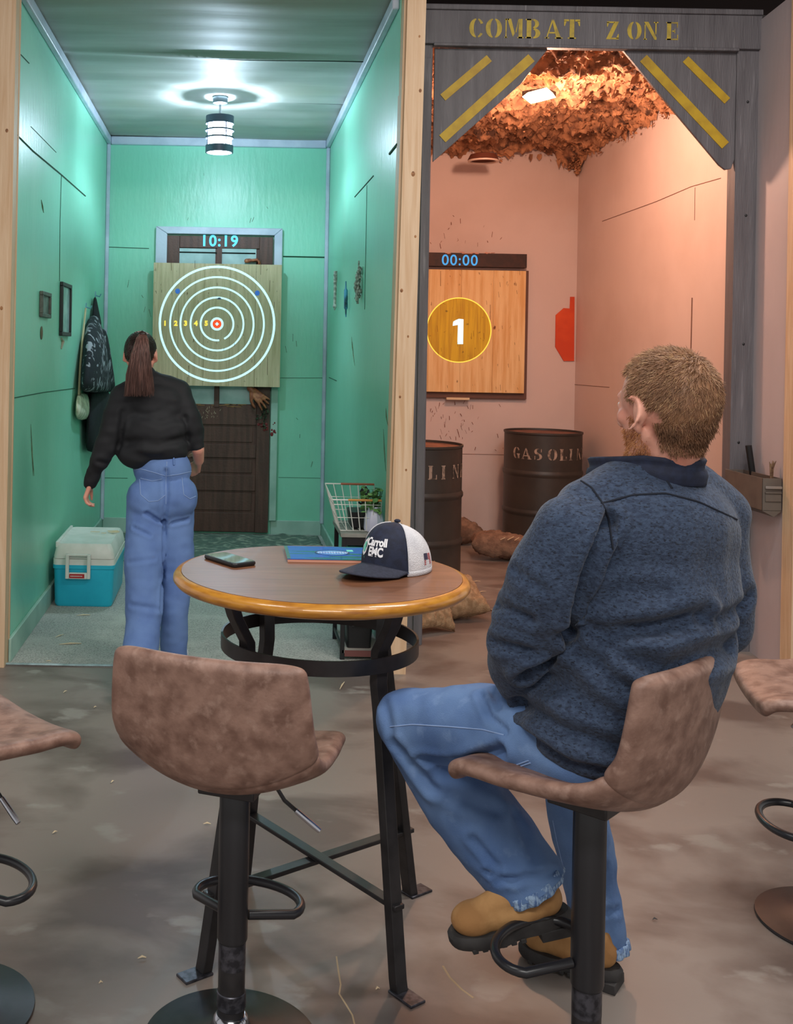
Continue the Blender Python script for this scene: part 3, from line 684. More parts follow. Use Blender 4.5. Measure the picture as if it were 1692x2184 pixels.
for (u, v, l) in ((365, 565, 12), (416, 564, 8), (403, 800, 16), (400, 812, 8), (557, 570, 16), (520, 612, 3), (576, 610, 12), (463, 606, 3), (345, 621, 3), (333, 623, 3), (538, 770, 4), (423, 645, 4), (500, 735, 4), (462, 731, 3), (555, 705, 3), (585, 650, 6), (571, 780, 20), (440, 758, 3), (478, 745, 4)):
    tube(b, [P(u, v-l, Y=yt-.0004), P(u+rng.uniform(-1, 1), v+l, Y=yt-.0004)], .0035, 5, flat=.4)
absorb(t_plank[0], b, M('cut_brown', C(84, 66, 36), rough=.9))

# pink lane target
yt2 = YB-.07
p, q = P(848, 573, Y=yt2), P(1118, 839, Y=yt2)
t = thing('target_board', 'orange lit plank target with a yellow disc and number 1 in the pink lane', 'target', ((p.x+q.x)/2, yt2, q.z))
p.x = max(p.x, XP0+.015)
b = B()
for k in range(4): box(b, p.x+(q.x-p.x)*k/4+.0006, p.x+(q.x-p.x)*(k+1)/4-.0006, yt2, yt2+.04, q.z, p.z)
pf2 = mk('plank_face', b, m_board2, t, bevel=.001)
mk('backing', bx(p.x, q.x+.03, yt2+.03, YB-.002, q.z-.05, p.z+.005), M('brown_batten', C(104, 76, 66), rough=.8), t, bevel=.003)
p3 = P(952, 850, Y=yt2+.02); mk('ledge_stick', bx(p3.x, p3.x+.19, yt2+.0, yt2+.03, p3.z-.008, p3.z+.01), m_chip, t)
ctr = P(979, 704, Y=yt2-.001); s_ = FPX/yt2
b = B(); q2 = []
n = 64
for k in range(n): 
    a = 2*pi*k/n; q2.append(b.verts.new(ctr+V((max(p.x-ctr.x, math.cos(a)*69/s_), 0, math.sin(a)*69/s_))))
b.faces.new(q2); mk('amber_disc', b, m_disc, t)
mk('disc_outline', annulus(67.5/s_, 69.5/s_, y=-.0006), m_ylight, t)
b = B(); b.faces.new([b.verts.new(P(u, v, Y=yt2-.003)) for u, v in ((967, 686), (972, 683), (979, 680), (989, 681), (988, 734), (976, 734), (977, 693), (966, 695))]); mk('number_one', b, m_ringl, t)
b = B()
for k in range(26):
    u, v, l = rng.uniform(920, 1110), rng.uniform(580, 830), rng.uniform(1, 7); tube(b, [P(u, v-l, Y=yt2-.0016), P(u+1, v+l, Y=yt2-.0016)], .0025, 5, flat=.4)
for (u, v) in ((940, 600), (1046, 672)): tube(b, [P(u, v-22, Y=yt2-.0004), P(u, v+10, Y=yt2-.0004)], .004, 5, flat=.4)
absorb(pf2, b, M('cut_rust', C(134, 74, 34), rough=.9))
p, q = P(905, 538, Y=yt2-.01), P(1124, 572, Y=yt2-.01); p.x = max(p.x, XP0+.012)
t = thing('timer_panel', 'dark strip with glowing blue 00:00 above the orange target', 'timer', ((p.x+q.x)/2, yt2, q.z))
ds_ = mk('dark_strip', bx(p.x, q.x, yt2-.01, YB-.002, q.z+.003, p.z), M('dark_strip', C(44, 26, 24), C(60, 34, 28), rough=.6, scale=20), t, bevel=.002)
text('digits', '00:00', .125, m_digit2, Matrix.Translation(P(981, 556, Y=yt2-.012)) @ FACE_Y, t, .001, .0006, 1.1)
b = B()
for k in range(14): 
    pp = P(rng.uniform(940, 1050), rng.uniform(537, 541), Y=yt2-.011); bar(b, pp, pp+V((rng.uniform(.01, .05), 0, rng.uniform(-.004, .004))), .003, .006)
absorb(ds_, b, m_copper)
# orange half silhouette
pts = [(1226, 633), (1217, 633), (1216, 658), (1203, 657), (1186, 672), (1185, 740), (1203, 770), (1225, 770)]
b = B(); prism(b, [P(u, v, Y=YB-.012) for u, v in pts], (0, .01, 0)); o = mk('silhouette_target', b, m_orange)
tag(o, 'bright orange half silhouette board on the back wall near the corner', 'target')
# ---------------------------------------------------------------- prop hands at the door
def hand_prims(wr, fw, pn, side, s=1.0, curl=.35, spread=.12, wrist_r=.026):
    """wr wrist, fw finger direction, pn palm normal (curl side), side = direction of the thumb"""
    fw, pn = V(fw).normalized(), V(pn).normalized(); sd = V(side); sd = (sd-fw*sd.dot(fw)).normalized(); pn = (pn-fw*pn.dot(fw)-sd*pn.dot(sd)).normalized()
    pr = []; W = V(wr)
    for k, o_ in enumerate((.03, .010, -.010, -.028)):
        base = W+(fw*.085+sd*o_)*s; a = W+(fw*.01+sd*o_*.55)*s
        pr.append(('l', [a, base], [.014*s, .0125*s]))
        L_ = (.072, .08, .074, .058)[k]*s; d = (fw+sd*spread*(o_/.03)).normalized(); p = base; seg = (.45, .32, .23); ang = 0; pts = [p]; 
        for g_ in seg:
            ang += curl*(1.0); dd = (d*math.cos(ang)+pn*math.sin(ang)); p = p+dd*L_*g_; pts.append(p)
        pr.append(('l', pts, [.0098*s, .0088*s, .008*s, .0068*s]))
    tb = W+(fw*.022+sd*.026)*s; t1 = tb+(fw*.028+sd*.03+pn*.01)*s; t2 = t1+(fw*.03+sd*.012+pn*.012)*s; t3 = t2+(fw*.022+sd*.002+pn*.01)*s
    pr.append(('l', [W+fw*.01*s, tb, t1, t2, t3], [.016*s, .015*s, .012*s, .0105*s, .008*s]))
    pr.append(('l', [W-fw*.02*s, W+fw*.015*s], [wrist_r*s*.85, wrist_r*s*.8]))
    return pr
wr = P(537, 832, Y=YB-.09)
o = blob('prop_hand', hand_prims(wr+V((-.0, 0, .0)), (.72, -.1, -.66), (0, 1, -.2), (-.6, -.2, -.6), 1.15, .16, .3), .005, m_skinp, None, 3)
tag(o, 'brown severed prop hand with spread fingers poking below the ringed target', 'prop hand')
wr = P(530, 556, Y=YB-.075)
o = blob('prop_hand', hand_prims(wr, (.95, -.1, .12), (.1, -.2, -1), (0, 1, .1), .85, .8, .2), .005, m_skinp, None, 3)
tag(o, 'reddish prop fist gripping over the top edge of the ringed target', 'prop hand')
# dried greenery under the hand
b = B()
for k in range(46):
    u, v = 563+rng.normal(0, 5), rng.uniform(862, 892) if k < 34 else rng.uniform(862, 915); c = P(u, v, Y=YB-.07)
    r = Matrix.Rotation(rng.uniform(0, 6), 3, V(rng.normal(size=3)).normalized()); s = rng.uniform(.012, .022)
    b.faces.new([b.verts.new(c+r @ V(q)*s) for q in ((-1, 0, 0), (0, .5, .2), (1, 0, 0), (0, -.5, .2))])
tube(b, [P(562, 850, Y=YB-.06), P(566, 880, Y=YB-.06), P(562, 915, Y=YB-.06)], .003, 6)
o = mk('dried_sprig', b, m_leafd); tag(o, 'small sprig of dull leaves hanging below the spread prop hand', 'foliage')

# ---------------------------------------------------------------- left green wall
def wall_frame(name, label, u0, u1, v0, v1, mfr, min_, t_=.02, bw=.03):
    X = XL+.001; a, c = P(u0, (v0+v1)/2, X=X), P(u1, (v0+v1)/2, X=X); y0, y1 = a.y, c.y; z1, z0 = P(u0, v0, X=X).z, P(u0, v1, X=X).z
    t = thing(name, label, 'picture frame' if 'mirror' not in label else 'mirror', (X, (y0+y1)/2, z0))
    b = bx(X, X+t_, y0, y1, z0, z0+bw); box(b, X, X+t_, y0, y1, z1-bw, z1); box(b, X, X+t_, y0, y0+bw*1.3, z0+bw, z1-bw); box(b, X, X+t_, y1-bw*1.3, y1, z0+bw, z1-bw)
    mk('frame', b, mfr, t, bevel=.003); mk('inset', bx(X, X+t_*.4, y0+bw, y1-bw, z0+bw, z1-bw), min_, t)
wall_frame('picture_frame', 'small grey framed picture on the left green wall', 84, 103, 620, 676, M('pewter', C(98, 100, 92), C(70, 72, 66), rough=.5, scale=30), M('grey_print', C(84, 96, 88), C(120, 134, 124), rough=.5, scale=14), .02, .022)
wall_frame('wall_mirror', 'tall black framed mirror on the left green wall', 127, 147, 600, 716, m_blackp, m_paintedmirror, .02, .025)
b = B(); ball(b, P(89, 710, X=XL+.003), 1, None, 14, (.004, .035, .038)); o = mk('wall_ornament', b, M('rust_plaque', C(112, 92, 66), rough=.6)); tag(o, 'small brown oval ornament below the grey framed picture', 'ornament')
b = B(); tube(b, [P(131, 722, X=XL+.004), P(134, 728, X=XL+.006), P(131, 744, X=XL+.004)], [.006, .012, .004], 8); o = mk('wall_ornament', b, M('pale_tin', C(170, 160, 140), rough=.4)); tag(o, 'tiny pale hanging ornament just below the tall mirror', 'ornament')
# hooks
for (u, v, lab) in ((203, 630, 'blue-white wall hook holding the patterned jacket'), (183, 655, 'pale wall hook holding the cream canvas bag strap')):
    h = P(u, v, X=XL+.0); b = bx(h.x, h.x+.006, h.y-.012, h.y+.012, h.z-.03, h.z+.03); tube(b, [h+V((.004, 0, 0)), h+V((.035, 0, -.01)), h+V((.045, 0, .012))], .005, 8)
    o = mk('wall_hook', b, m_hook); tag(o, lab, 'hook')
# patterned jacket with dark trousers below
def hang(name, rows, mat, parent=None, thick=.05, seed=0, amp=.012, n=22):
    """rows: (u_left, u_right, v) on the left wall, cloth bulging from it"""
    b = B(); rings = []
    for k, (ul, ur, v, th) in enumerate(rows):
        a = P(ul, v, X=XL+.01+th*.4); c = P(ur, v, X=XL+.01+th*.4)
        rg = []
        for i in range(n):
            an = 2*pi*i/n; f = (1-math.cos(an))/2; y = a.y+(c.y-a.y)*f; x = XL+.008+th*.5+th*.5*math.sin(an)*1.0
            x = max(XL+.004, x+amp*noise.noise(V((y*14, k*.9+seed, i*.3)))); z = a.z+(c.z-a.z)*f
            rg.append(b.verts.new((x, y, z)))
        rings.append(rg)
    for r1, r2 in zip(rings, rings[1:]): bridge(b, r1, r2)
    b.faces.new(rings[0]); b.faces.new(rings[-1]); return mk(name, b, mat, parent, sub=1, sharp=0)
jp = P(205, 660, X=XL+.05)
t = thing('hanging_jacket', 'black and grey patterned jacket hanging on the left green wall', 'jacket', jp)
hang('body', [(196, 200, 672, .05), (190, 206, 690, .09), (186, 209, 715, .13), (184, 212, 745, .15), (181, 215, 775, .16), (178, 219, 800, .16), (176, 224, 826, .16), (177, 226, 838, .14)], m_camo, t, seed=1)
hang('collar_loop', [(201, 204, 632, .02), (200, 206, 655, .035), (199, 209, 680, .06), (200, 212, 700, .07)], m_blackc, t, seed=5, amp=.006)
hang('sleeve', [(205, 213, 695, .1), (207, 219, 740, .13), (210, 226, 790, .14), (212, 232, 820, .14), (214, 233, 838, .12)], m_camo, t, seed=3)
o = hang('dark_cloth', [(193, 222, 825, .10), (190, 231, 850, .12), (188, 231, 880, .12), (186, 225, 915, .11), (186, 215, 945, .1), (188, 207, 966, .08)], m_blackc, None, seed=8); tag(o, 'plain black garment hanging below and behind the patterned jacket', 'garment')
t = thing('canvas_bag', 'cream canvas bag on a long pale strap against the left green wall', 'bag', P(175, 890, X=XL+.04))
hang('pouch', [(167, 184, 838, .03), (163, 188, 850, .05), (162, 191, 870, .06), (163, 189, 885, .06), (164, 184, 896, .03)], m_cream, t, seed=12, amp=.008)
b = B()
for o1 in (0, 4): tube(b, [P(183, 657, X=XL+.02), P(176+o1*.6, 720, X=XL+.02), P(171+o1, 780, X=XL+.02), P(168+o1, 842, X=XL+.03)], .007, 8, flat=.4)
mk('strap', b, M('strap_cream', C(190, 176, 140), rough=.9), t)

# ---------------------------------------------------------------- right green wall ornaments
X = XR-.022
b = B(); a, c = P(716, 578, X=X), P(714, 662, X=X); tube(b, [a, a.lerp(c, .3)], .014, 8)
for k in (.08, .18, .28): tube(b, [a.lerp(c, k)+V((-.002, 0, 0)), a.lerp(c, k+.02)], .016, 8)
tube(b, [a.lerp(c, .3), a.lerp(c, .8), c], [.012, .012, .003], 8); tube(b, [a.lerp(c, .8), a.lerp(c, .9), c], [.010, .02, .002], 8, flat=.8)
o = mk('wall_arrow', b, M('white_birch', C(220, 224, 216), C(150, 152, 144), rough=.6, scale=40)); tag(o, 'white striped arrow-like stick on the green wall nearest the back corner', 'ornament')
b = B(); a, c = P(738, 600, X=X), P(738, 676, X=X)
tube(b, [a, a.lerp(c, .2), a.lerp(c, .25), a.lerp(c, .75), a.lerp(c, .8), c], [.005, .008, .017, .017, .008, .005], 8, flat=.8); o = mk('wall_ornament', b, M('blue_enamel', C(80, 160, 196), C(30, 60, 70), rough=.4, scale=16))
tag(o, 'narrow blue and black ornament between the arrow and the grey totem', 'ornament')
b = B(); a, c = P(766, 556, X=X), P(763, 648, X=X)
for k in range(44):
    f = rng.uniform(.15, .92); p = a.lerp(c, f)+V((rng.uniform(-.018, .012), rng.uniform(-.035, .035)*math.sin(pi*f)**.5, 0)); ball(b, p, 1, None, 8, (.010, rng.uniform(.008, .016), rng.uniform(.008, .02)))
tube(b, [a, c], [.005, .007], 8); o = mk('wall_totem', b, M('weathered_grey', C(190, 198, 188), C(120, 128, 120), rough=.7, scale=60)); tag(o, 'lumpy grey weathered totem hanging on the green wall near the pine post', 'ornament')

# ---------------------------------------------------------------- cooler
x0, x1, y0, y1 = XL+.03, P(244, 1250, Y=6.37).x, 6.37, 7.02
t = thing('cooler', 'teal cooler with white lid on the floor by the left green wall', 'cooler', ((x0+x1)/2, 6.7, 0))
b = B()
def rrect(x0, x1, y0, y1, r, z, n=5):
    out = []
    for cx, cy, a in ((x1-r, y1-r, 0), (x0+r, y1-r, 90), (x0+r, y0+r, 180), (x1-r, y0+r, 270)):
        for k in range(n+1): an = math.radians(a+90*k/n); out.append(V((cx+r*math.cos(an), cy+r*math.sin(an), z)))
    return out
def loftz(rows, cap=True):
    b = B(); rg = [[b.verts.new(p) for p in r] for r in rows]
    for a, c in zip(rg, rg[1:]): bridge(b, a, c)
    if cap: b.faces.new(rg[0]); b.faces.new(rg[-1])
    return b
e = .012
mk('body', loftz([rrect(x0+.02, x1-.02, y0+.02, y1-.02, .03, .003), rrect(x0+e, x1-e, y0+e, y1-e, .03, .02), rrect(x0+.006, x1-.006, y0+.006, y1-.006, .03, .225), rrect(x0, x1, y0, y1, .03, .228), rrect(x0, x1, y0, y1, .03, .25)]), m_teal, t)
mk('rim', loftz([rrect(x0+.001, x1-.001, y0+.001, y1-.001, .03, .25), rrect(x0+.001, x1-.001, y0+.001, y1-.001, .03, .285)]), m_whitec, t)
lid = mk('lid', loftz([rrect(x0+.004, x1-.004, y0+.004, y1-.004, .03, .287), rrect(x0+.004, x1-.004, y0+.004, y1-.004, .03, .30), rrect(x0+.014, x1-.014, y0+.012, y1-.012, .03, .345), rrect(x0+.03, x1-.03, y0+.03, y1-.03, .03, .372), rrect(x0+.05, x1-.05, y0+.055, y1-.055, .02, .366)]), m_whitec, t)
mk('lid_ridge', bx(x0+.012, x0+.03, y0+.03, y1-.03, .345, .382), m_whitec, t, bevel=.005)
hx0, hx1 = P(141, 1200, Y=y0).x, P(194, 1200, Y=y0).x; hz1, hz0 = P(160, 1181, Y=y0).z, P(160, 1233, Y=y0).z
b = bx(hx0, hx0+.02, y0-.028, y0-.008, hz0, hz1); box(b, hx1-.02, hx1, y0-.028, y0-.008, hz0, hz1); box(b, hx0+.02, hx1-.02, y0-.028, y0-.008, hz0, hz0+.036); box(b, hx0, hx1, y0-.02, y0, hz1-.012, hz1)
hd = mk('handle', b, m_whitec, t, bevel=.003)
mk('handle_label', bx(hx0+.024, hx1-.034, y0-.03, y0-.028, hz0+.006, hz0+.03), m_red, t)
b = B()
for k in range(8): box(b, hx0+.032+k*.009, hx0+.037+k*.009, y0-.0308, y0-.03, hz0+.014, hz0+.021)
mk('label_lettering', b, m_whitec, t)
b = B()
for k in range(7): p = V((x1-.12+rng.uniform(-.08, .06), 6.8+rng.uniform(-.05, .08), .376)); bar(b, p, p+V((rng.uniform(.02, .09), rng.uniform(-.02, .02), .002)), .008, .003)
o = mk('wood_splinter', b, m_chip); tag(o, 'little heap of pale splinters lying on the white cooler lid', 'splinters')

# chips on floors
spl = [(150, 1373, 24, 1, 'long pale splinter on the grey mat near the left post'), (178, 1312, 15, .5, 'pale splinter on the grey mat in front of the cooler'), (127, 1356, 9, 3, 'short splinter on the grey mat left of the woman'), (104, 1410, 6, 0, 'tiny chip by the threshold near the left post'),
       (1017, 1240, 8, .5, 'pale chip on the pink lane floor behind the round table'), (1029, 1262, 8, 1, 'pale chip on the pink lane floor beside the burlap sack'), (1103, 1182, 18, 0, 'pale splinter before the brown sack'),
       (139, 1475, 4, 2, 'tiny pale chip on the concrete left of the lifted white shoe'), (203, 1508, 3, 1, 'tiny chip on the concrete behind the grey threshold'), (240, 1667, 3, 2, 'tiny chip on concrete left of the middle stool seat'), (117, 1775, 5, 2, 'tiny chip between the two left stools'),
       (730, 1462, 5, 8, 'thin upright sliver on the concrete beyond the table'), (303, 2043, 9, 1, 'pale flake near the left table foot'), (215, 2096, 4, 1, 'tiny flake near the middle stool base'), (806, 2109, 4, 1, 'tiny yellow flake inside the right table foot'), (1398, 1961, 5, 0, 'dark speck on the concrete right of the seated man'), (442, 1757, 8, 0, 'pale flake behind the middle stool pole')]
for k, (u, v, l, dv, lab) in enumerate(spl):
    a, c = P(u-l, v+dv, Z=.006), P(u+l, v-dv, Z=.006); b = B(); m_ = a.lerp(c, .5)+V((0, .004, .002)); wd = .0022+l*.00012
    tube(b, [a, m_, c], [wd*.4, wd*1.3, wd*.5], 5, flat=.6); o = mk('wood_splinter', b, m_blackp if 'dark' in lab else m_chip); tag(o, lab, 'wood chip')
b = B(); tube(b, [P(u, v, Z=.0) for u, v in ((718, 2040), (722, 2070), (727, 2100), (724, 2120), (740, 2145), (752, 2165), (758, 2190))], .0022, 5, flat=.3)
tube(b, [P(u, v, Z=.0) for u, v in ((945, 2060), (960, 2085), (985, 2110), (1010, 2128))], .003, 5, flat=.2)
struct('trim_floor_crack', b, M('pale_crack', C(178, 158, 128), rough=.9))

# ---------------------------------------------------------------- little stand by the pine post
t = thing('side_stand', 'narrow black metal stand with shelves by the green wall and pine post', 'stand', (.68, 5.6, 0))
sx0, sx1, sy0, sy1 = .575, .765, 5.40, 5.78
for x, y in ((sx0, sy0), (sx0, sy1), (sx1, sy0), (sx1, sy1)): mk('leg', bx(x, x+.022, y-.01, y+.012, 0, .615), m_blackp, t, bevel=.002)
mk('top_board', bx(sx0-.008, .792, sy0-.02, sy1+.02, .615, .635), M('grey_board', C(150, 150, 142), C(126, 128, 120), rough=.6, scale=9), t, bevel=.002)
mk('apron', bx(sx0+.02, .79, sy0-.012, sy0, .575, .615), m_blackp, t)
mk('lower_shelf', bx(sx0+.01, .79, sy0-.01, sy1+.01, .035, .05), M('shelf_board', C(170, 162, 154), rough=.6), t)
mk('shelf_edge', bx(sx0+.022, .79, sy0-.016, sy0-.01, .02, .05), M('red_brown_edge', C(112, 66, 62), rough=.6), t)
mk('side_rail', bx(sx0+.004, sx0+.012, sy0, sy1, .05, .07), m_blackp, t)
for z in (.2, .32): mk('side_rail', bx(sx0+.004, sx0+.012, sy0, sy1, z, z+.015), m_blackp, t)
mk('middle_shelf', bx(.597, .787, 5.41, 5.77, .325, .339), m_blackp, t)
# green box on upper shelf
t = thing('green_crate', 'green-edged box with dark red inside under the stand top', 'box', (.69, 5.5, .37))
mk('crate_body', bx(.61, .785, 5.43, 5.7, .34, .56), M('dark_green', C(24, 76, 58), rough=.5), t, bevel=.003)
b = bx(.61, .785, 5.424, 5.43, .535, .56); box(b, .61, .63, 5.424, 5.43, .34, .535); mk('crate_edge', b, M('mint_edge', C(110, 190, 160), rough=.5), t)
mk('crate_front', bx(.63, .785, 5.425, 5.43, .36, .535), M('dark_red_front', C(70, 22, 24), C(30, 14, 14), rough=.6, scale=8), t)
# black toolbox on lower shelf
t = thing('toolbox', 'black box with silver latch on the lower shelf of the stand', 'box', (.68, 5.5, .05))
mk('box_body', loftz([rrect(.615, .735, 5.43, 5.7, .015, .051), rrect(.605, .745, 5.42, 5.71, .015, .24), rrect(.6, .75, 5.415, 5.715, .015, .243), rrect(.6, .75, 5.415, 5.715, .015, .275)]), m_blackp, t)
b = bx(.635, .705, 5.407, 5.416, .165, .19); box(b, .635, .65, 5.407, 5.416, .19, .205); box(b, .692, .705, 5.407, 5.416, .19, .205); mk('latch', b, m_chrome, t, bevel=.002)
# wire basket
t = thing('wire_basket', 'white wire basket with wooden rails on top of the black stand', 'basket', (.66, 5.6, .635))
def bk(f, g_, h): # f across (0 left..1 right), g_ depth, h height
    z = .640+.20*h; sl = (1-h); x = .515+.055*sl+(.26-.06*sl)*f; y = 5.42+.02*sl+(.30-.04*sl)*g_; return V((x, y, z))
b = B(); wr_ = .0026
for h in (0, .33, .66, 1.0):
    if h == 1.0:
        tube(b, [bk(.0, 0, h-.22), bk(.0, 1, h)], wr_, 6); tube(b, [bk(0, 1, 1), bk(.35, 1, 1)], wr_*1.4, 6); tube(b, [bk(0, 0, .78), bk(.35, 0, .78)], wr_*1.4, 6)
    else:
        tube(b, [bk(0, 0, h), bk(1, 0, h), bk(1, 1, h), bk(0, 1, h)], wr_, 6, closed=True)
for f in np.linspace(0, 1, 7):
    tube(b, [bk(f, 0, .78), bk(f, 0, 0)], wr_, 6); tube(b, [bk(f, 1, 1), bk(f, 1, 0)], wr_, 6); tube(b, [bk(f, 0, 0), bk(f, 1, 0)], wr_, 6)
for g_ in np.linspace(0, 1, 5): tube(b, [bk(0, g_, .78+.22*g_), bk(0, g_, 0)], wr_, 6); tube(b, [bk(1, g_, .78+.22*g_), bk(1, g_, 0)], wr_, 6)
mk('wire_cage', b, m_whitec, t)
mk('wood_rail', tube(B(), [bk(.32, 1, 1), bk(1, 1, 1)], .006, 8), M('red_wood', C(160, 92, 60), rough=.5), t)
mk('wood_rail', tube(B(), [bk(.32, 0, .78), bk(1, 0, .78)], .006, 8), M('amber_wood', C(200, 140, 60), rough=.5), t)
# black pot in basket, slotted spatula
o = mk('black_tray', loftz([rrect(.635, .735, 5.5, 5.66, .01, .645), rrect(.625, .745, 5.49, 5.67, .01, .725)]), m_blackp); tag(o, 'black square pot inside the white wire basket', 'pot')
t = thing('slotted_spatula', 'black slotted spatula standing up in the wire basket', 'spatula', (.70, 5.72, .66))
c0 = P(778, 1062, Y=5.69); q = [(-.014, -.05), (.012, -.04), (.022, 0), (.022, .04), (.008, .062), (-.012, .06), (-.026, .035), (-.02, 0)]
b = B(); prism(b, [c0+V((x, 0, z)) for x, z in q], (0, .004, 0)); mk('blade', b, m_blackp, t)
b = B()
for z in (-.018, .004, .027, .045): box(b, c0.x-.008, c0.x+.010, 5.6885, 5.6895, c0.z+z, c0.z+z+.006)
mk('slots', b, m_green, t); mk('handle', tube(B(), [c0+V((-.0, .002, -.045)), V((.69, 5.68, .75))], .005, 8), m_blackp, t)
# white jug vase with plant
vp = P(798, 1128, Y=5.47)
t = thing('potted_plant', 'leafy green plant in a white faceted pot at the end of the stand', 'plant', (vp.x, 5.47, .636))
b = B(); lathe(b, [(.05, .0), (.055, .012), (.052, .06), (.038, .10), (.034, .115), (.036, .125), (.03, .122)], (vp.x, 5.47, .636), 9); mk('pot', b, M('pale_lilac_ceramic', C(214, 214, 236), rough=.35), t)
b = B()
for k in range(90):
    a, rr, hh = rng.uniform(0, 6.3), rng.uniform(0, .075), rng.uniform(.10, .215); c = V((min(vp.x+rr*math.cos(a), XR-.035), 5.47+rr*math.sin(a), .636+hh))
    r = Matrix.Rotation(rng.uniform(-.9, .9), 3, V((1, 0, 0))) @ Matrix.Rotation(rng.uniform(0, 6.3), 3, V((0, 0, 1))); s = rng.uniform(.012, .024)
    b.faces.new([b.verts.new(c+r @ V(q)*s) for q in ((-1, 0, 0), (-.3, .55, .15), (.5, .5, .1), (1, 0, 0), (.5, -.5, .1), (-.3, -.55, .15))])
mk('leaves', b, m_leaf, t, sharp=0)
b = B()
for k in range(12): a = k*.55; tube(b, [(vp.x, 5.47, .74), (vp.x+.03*math.cos(a), 5.47+.03*math.sin(a), .80), (vp.x+.04*math.cos(a), 5.47+.05*math.sin(a), .84)], .0015, 5)
mk('stems', b, m_leafd, t)

# ---------------------------------------------------------------- drums, sacks, ammunition box
def drum(label, c, angs, zt=.94, R=.312):
    t = thing('oil_drum', label, 'drum', (c[0], c[1], 0), 0, 'gasoline drums')
    pr = [(R-.004, 0), (R+.004, .004), (R+.004, .016), (R, .022)]
    for z in (zt*.34, zt*.66): pr += [(R, z-.026), (R, z-.024), (R+.009, z-.010), (R+.009, z+.010), (R, z+.024), (R, z+.026)]
    pr += [(R, zt-.02), (R+.006, zt-.014), (R+.006, zt), (R-.002, zt), (R-.004, zt-.02)]
    mk('shell', lathe(B(), pr, (c[0], c[1], 0), 56), m_drum, t)
    mk('lid', lathe(B(), [(R-.005, zt-.024), (R-.005, zt-.016), (.001, zt-.014)], (c[0], c[1], 0), 48), m_rust, t)
    for ch, a in zip('GASOLINE', angs):
        wl = .085; hh = .088; z0 = zt-.205+.0
        def mp(x, y, a=a): an = math.radians(a)+(x-.4)*wl/R; return V((c[0]+(R+.003)*math.sin(an), c[1]-(R+.003)*math.cos(an), z0+y*hh))
        b = B(); glyph(b, ch, mp); mk('stencil_letter', b, m_stencilw, t)
drum('dark steel drum lettered GASOLINE in the back corner of the pink lane', (2.485, 8.53), [-57, -41, -22, -3, 15, 31, 47, 64], .94, .298)
drum('dark steel drum half hidden behind the grey post, nearer to the table', (1.235, 7.12), [-60, -44, -26, -7, 12, 29, 47, 66], .945, .302)
def sack(name, label, c, size, rot, mat, seed, tilt=(0, 0), flat=2.6):
    b = B(); n = 40; m_ = 24
    R3 = Matrix.Rotation(rot, 3, 'Z') @ Matrix.Rotation(tilt[0], 3, 'X') @ Matrix.Rotation(tilt[1], 3, 'Y')
    g = [[], []]
    lo = 1e9; V_ = {}
    for sgn in (1, -1):
        for i in range(n+1):
            for j in range(m_+1):
                x, y = i/n*2-1, j/m_*2-1; e = (1-abs(x)**flat)*(1-abs(y)**flat)
                if e < 1e-6 and sgn == -1: V_[sgn, i, j] = V_[1, i, j]; continue
                hz = sgn*size[2]*max(e, 0)**.45*(1+.25*noise.noise(V((x*2+seed, y*2, sgn))))
                px = x*size[0]*(1-.06*(1-y*y)); py = y*size[1]*(1-.10*(1-x*x)); hz += .016*noise.noise(V((x*5, y*7, seed)))*(e > 0)+.010*noise.noise(V((x*14, y*9, seed)))*(e > 0)
                p = R3 @ V((px, py, hz)); lo = min(lo, p.z); V_[sgn, i, j] = b.verts.new(p)
    for sgn in (1, -1):
        for i in range(n):
            for j in range(m_):
                q = [V_[sgn, i, j], V_[sgn, i+1, j], V_[sgn, i+1, j+1], V_[sgn, i, j+1]]
                if len(set(q)) == 4: b.faces.new(q)
    for v_ in b.verts: v_.co += V((c[0], c[1], c[2]-lo))
    o = mk(name, b, mat, sharp=0); tag(o, label, 'sack'); return o
a = P(925, 1357, Z=0); sack('burlap_sack', 'upright leaning pale burlap sack beside the grey post foot', (1.13, 6.0, 0), (.135, .19, .05), .3, m_sack, 1, (1.0, .3))
sack('burlap_sack', 'pale burlap sack lying right of the leaning one', (1.32, 6.30, 0), (.185, .15, .085), .35, m_sack, 2, (.55, -.12))
sack('burlap_sack', 'pale sack corner rising behind the table edge by the front drum', (1.30, 6.72, 0), (.1, .12, .05), .9, m_sack, 3, (1.25, .2))
sack('burlap_sack', 'dark brown rolled sack on the floor between the two drums', (2.08, 8.08, 0), (.25, .13, .085), -.2, m_sackd, 4, (0, .08), 4)
sack('burlap_sack', 'crumpled brown sack against the back wall behind the rolled one', (1.84, 8.70, 0), (.2, .14, .09), .3, m_sackd, 5, (.2, 0))
sack('burlap_sack', 'lighter brown sack lying before the corner drum', (2.50, 7.92, 0), (.19, .14, .09), .1, M('mid_burlap', C(176, 128, 92), C(150, 104, 72), rough=.95, scale=20, bump=.4, bs=120), 6, (.1, -.1), 3)
b = B()
for k in range(5): p = V((2.02+k*.05, 7.97-k*.01, .17)); bar(b, p, p+V((rng.uniform(.02, .05), 0, rng.uniform(.01, .03))), .006, .004)
o = mk('wood_splinter', b, m_chip); tag(o, 'pale splinters lying on the dark brown rolled sack', 'splinters')

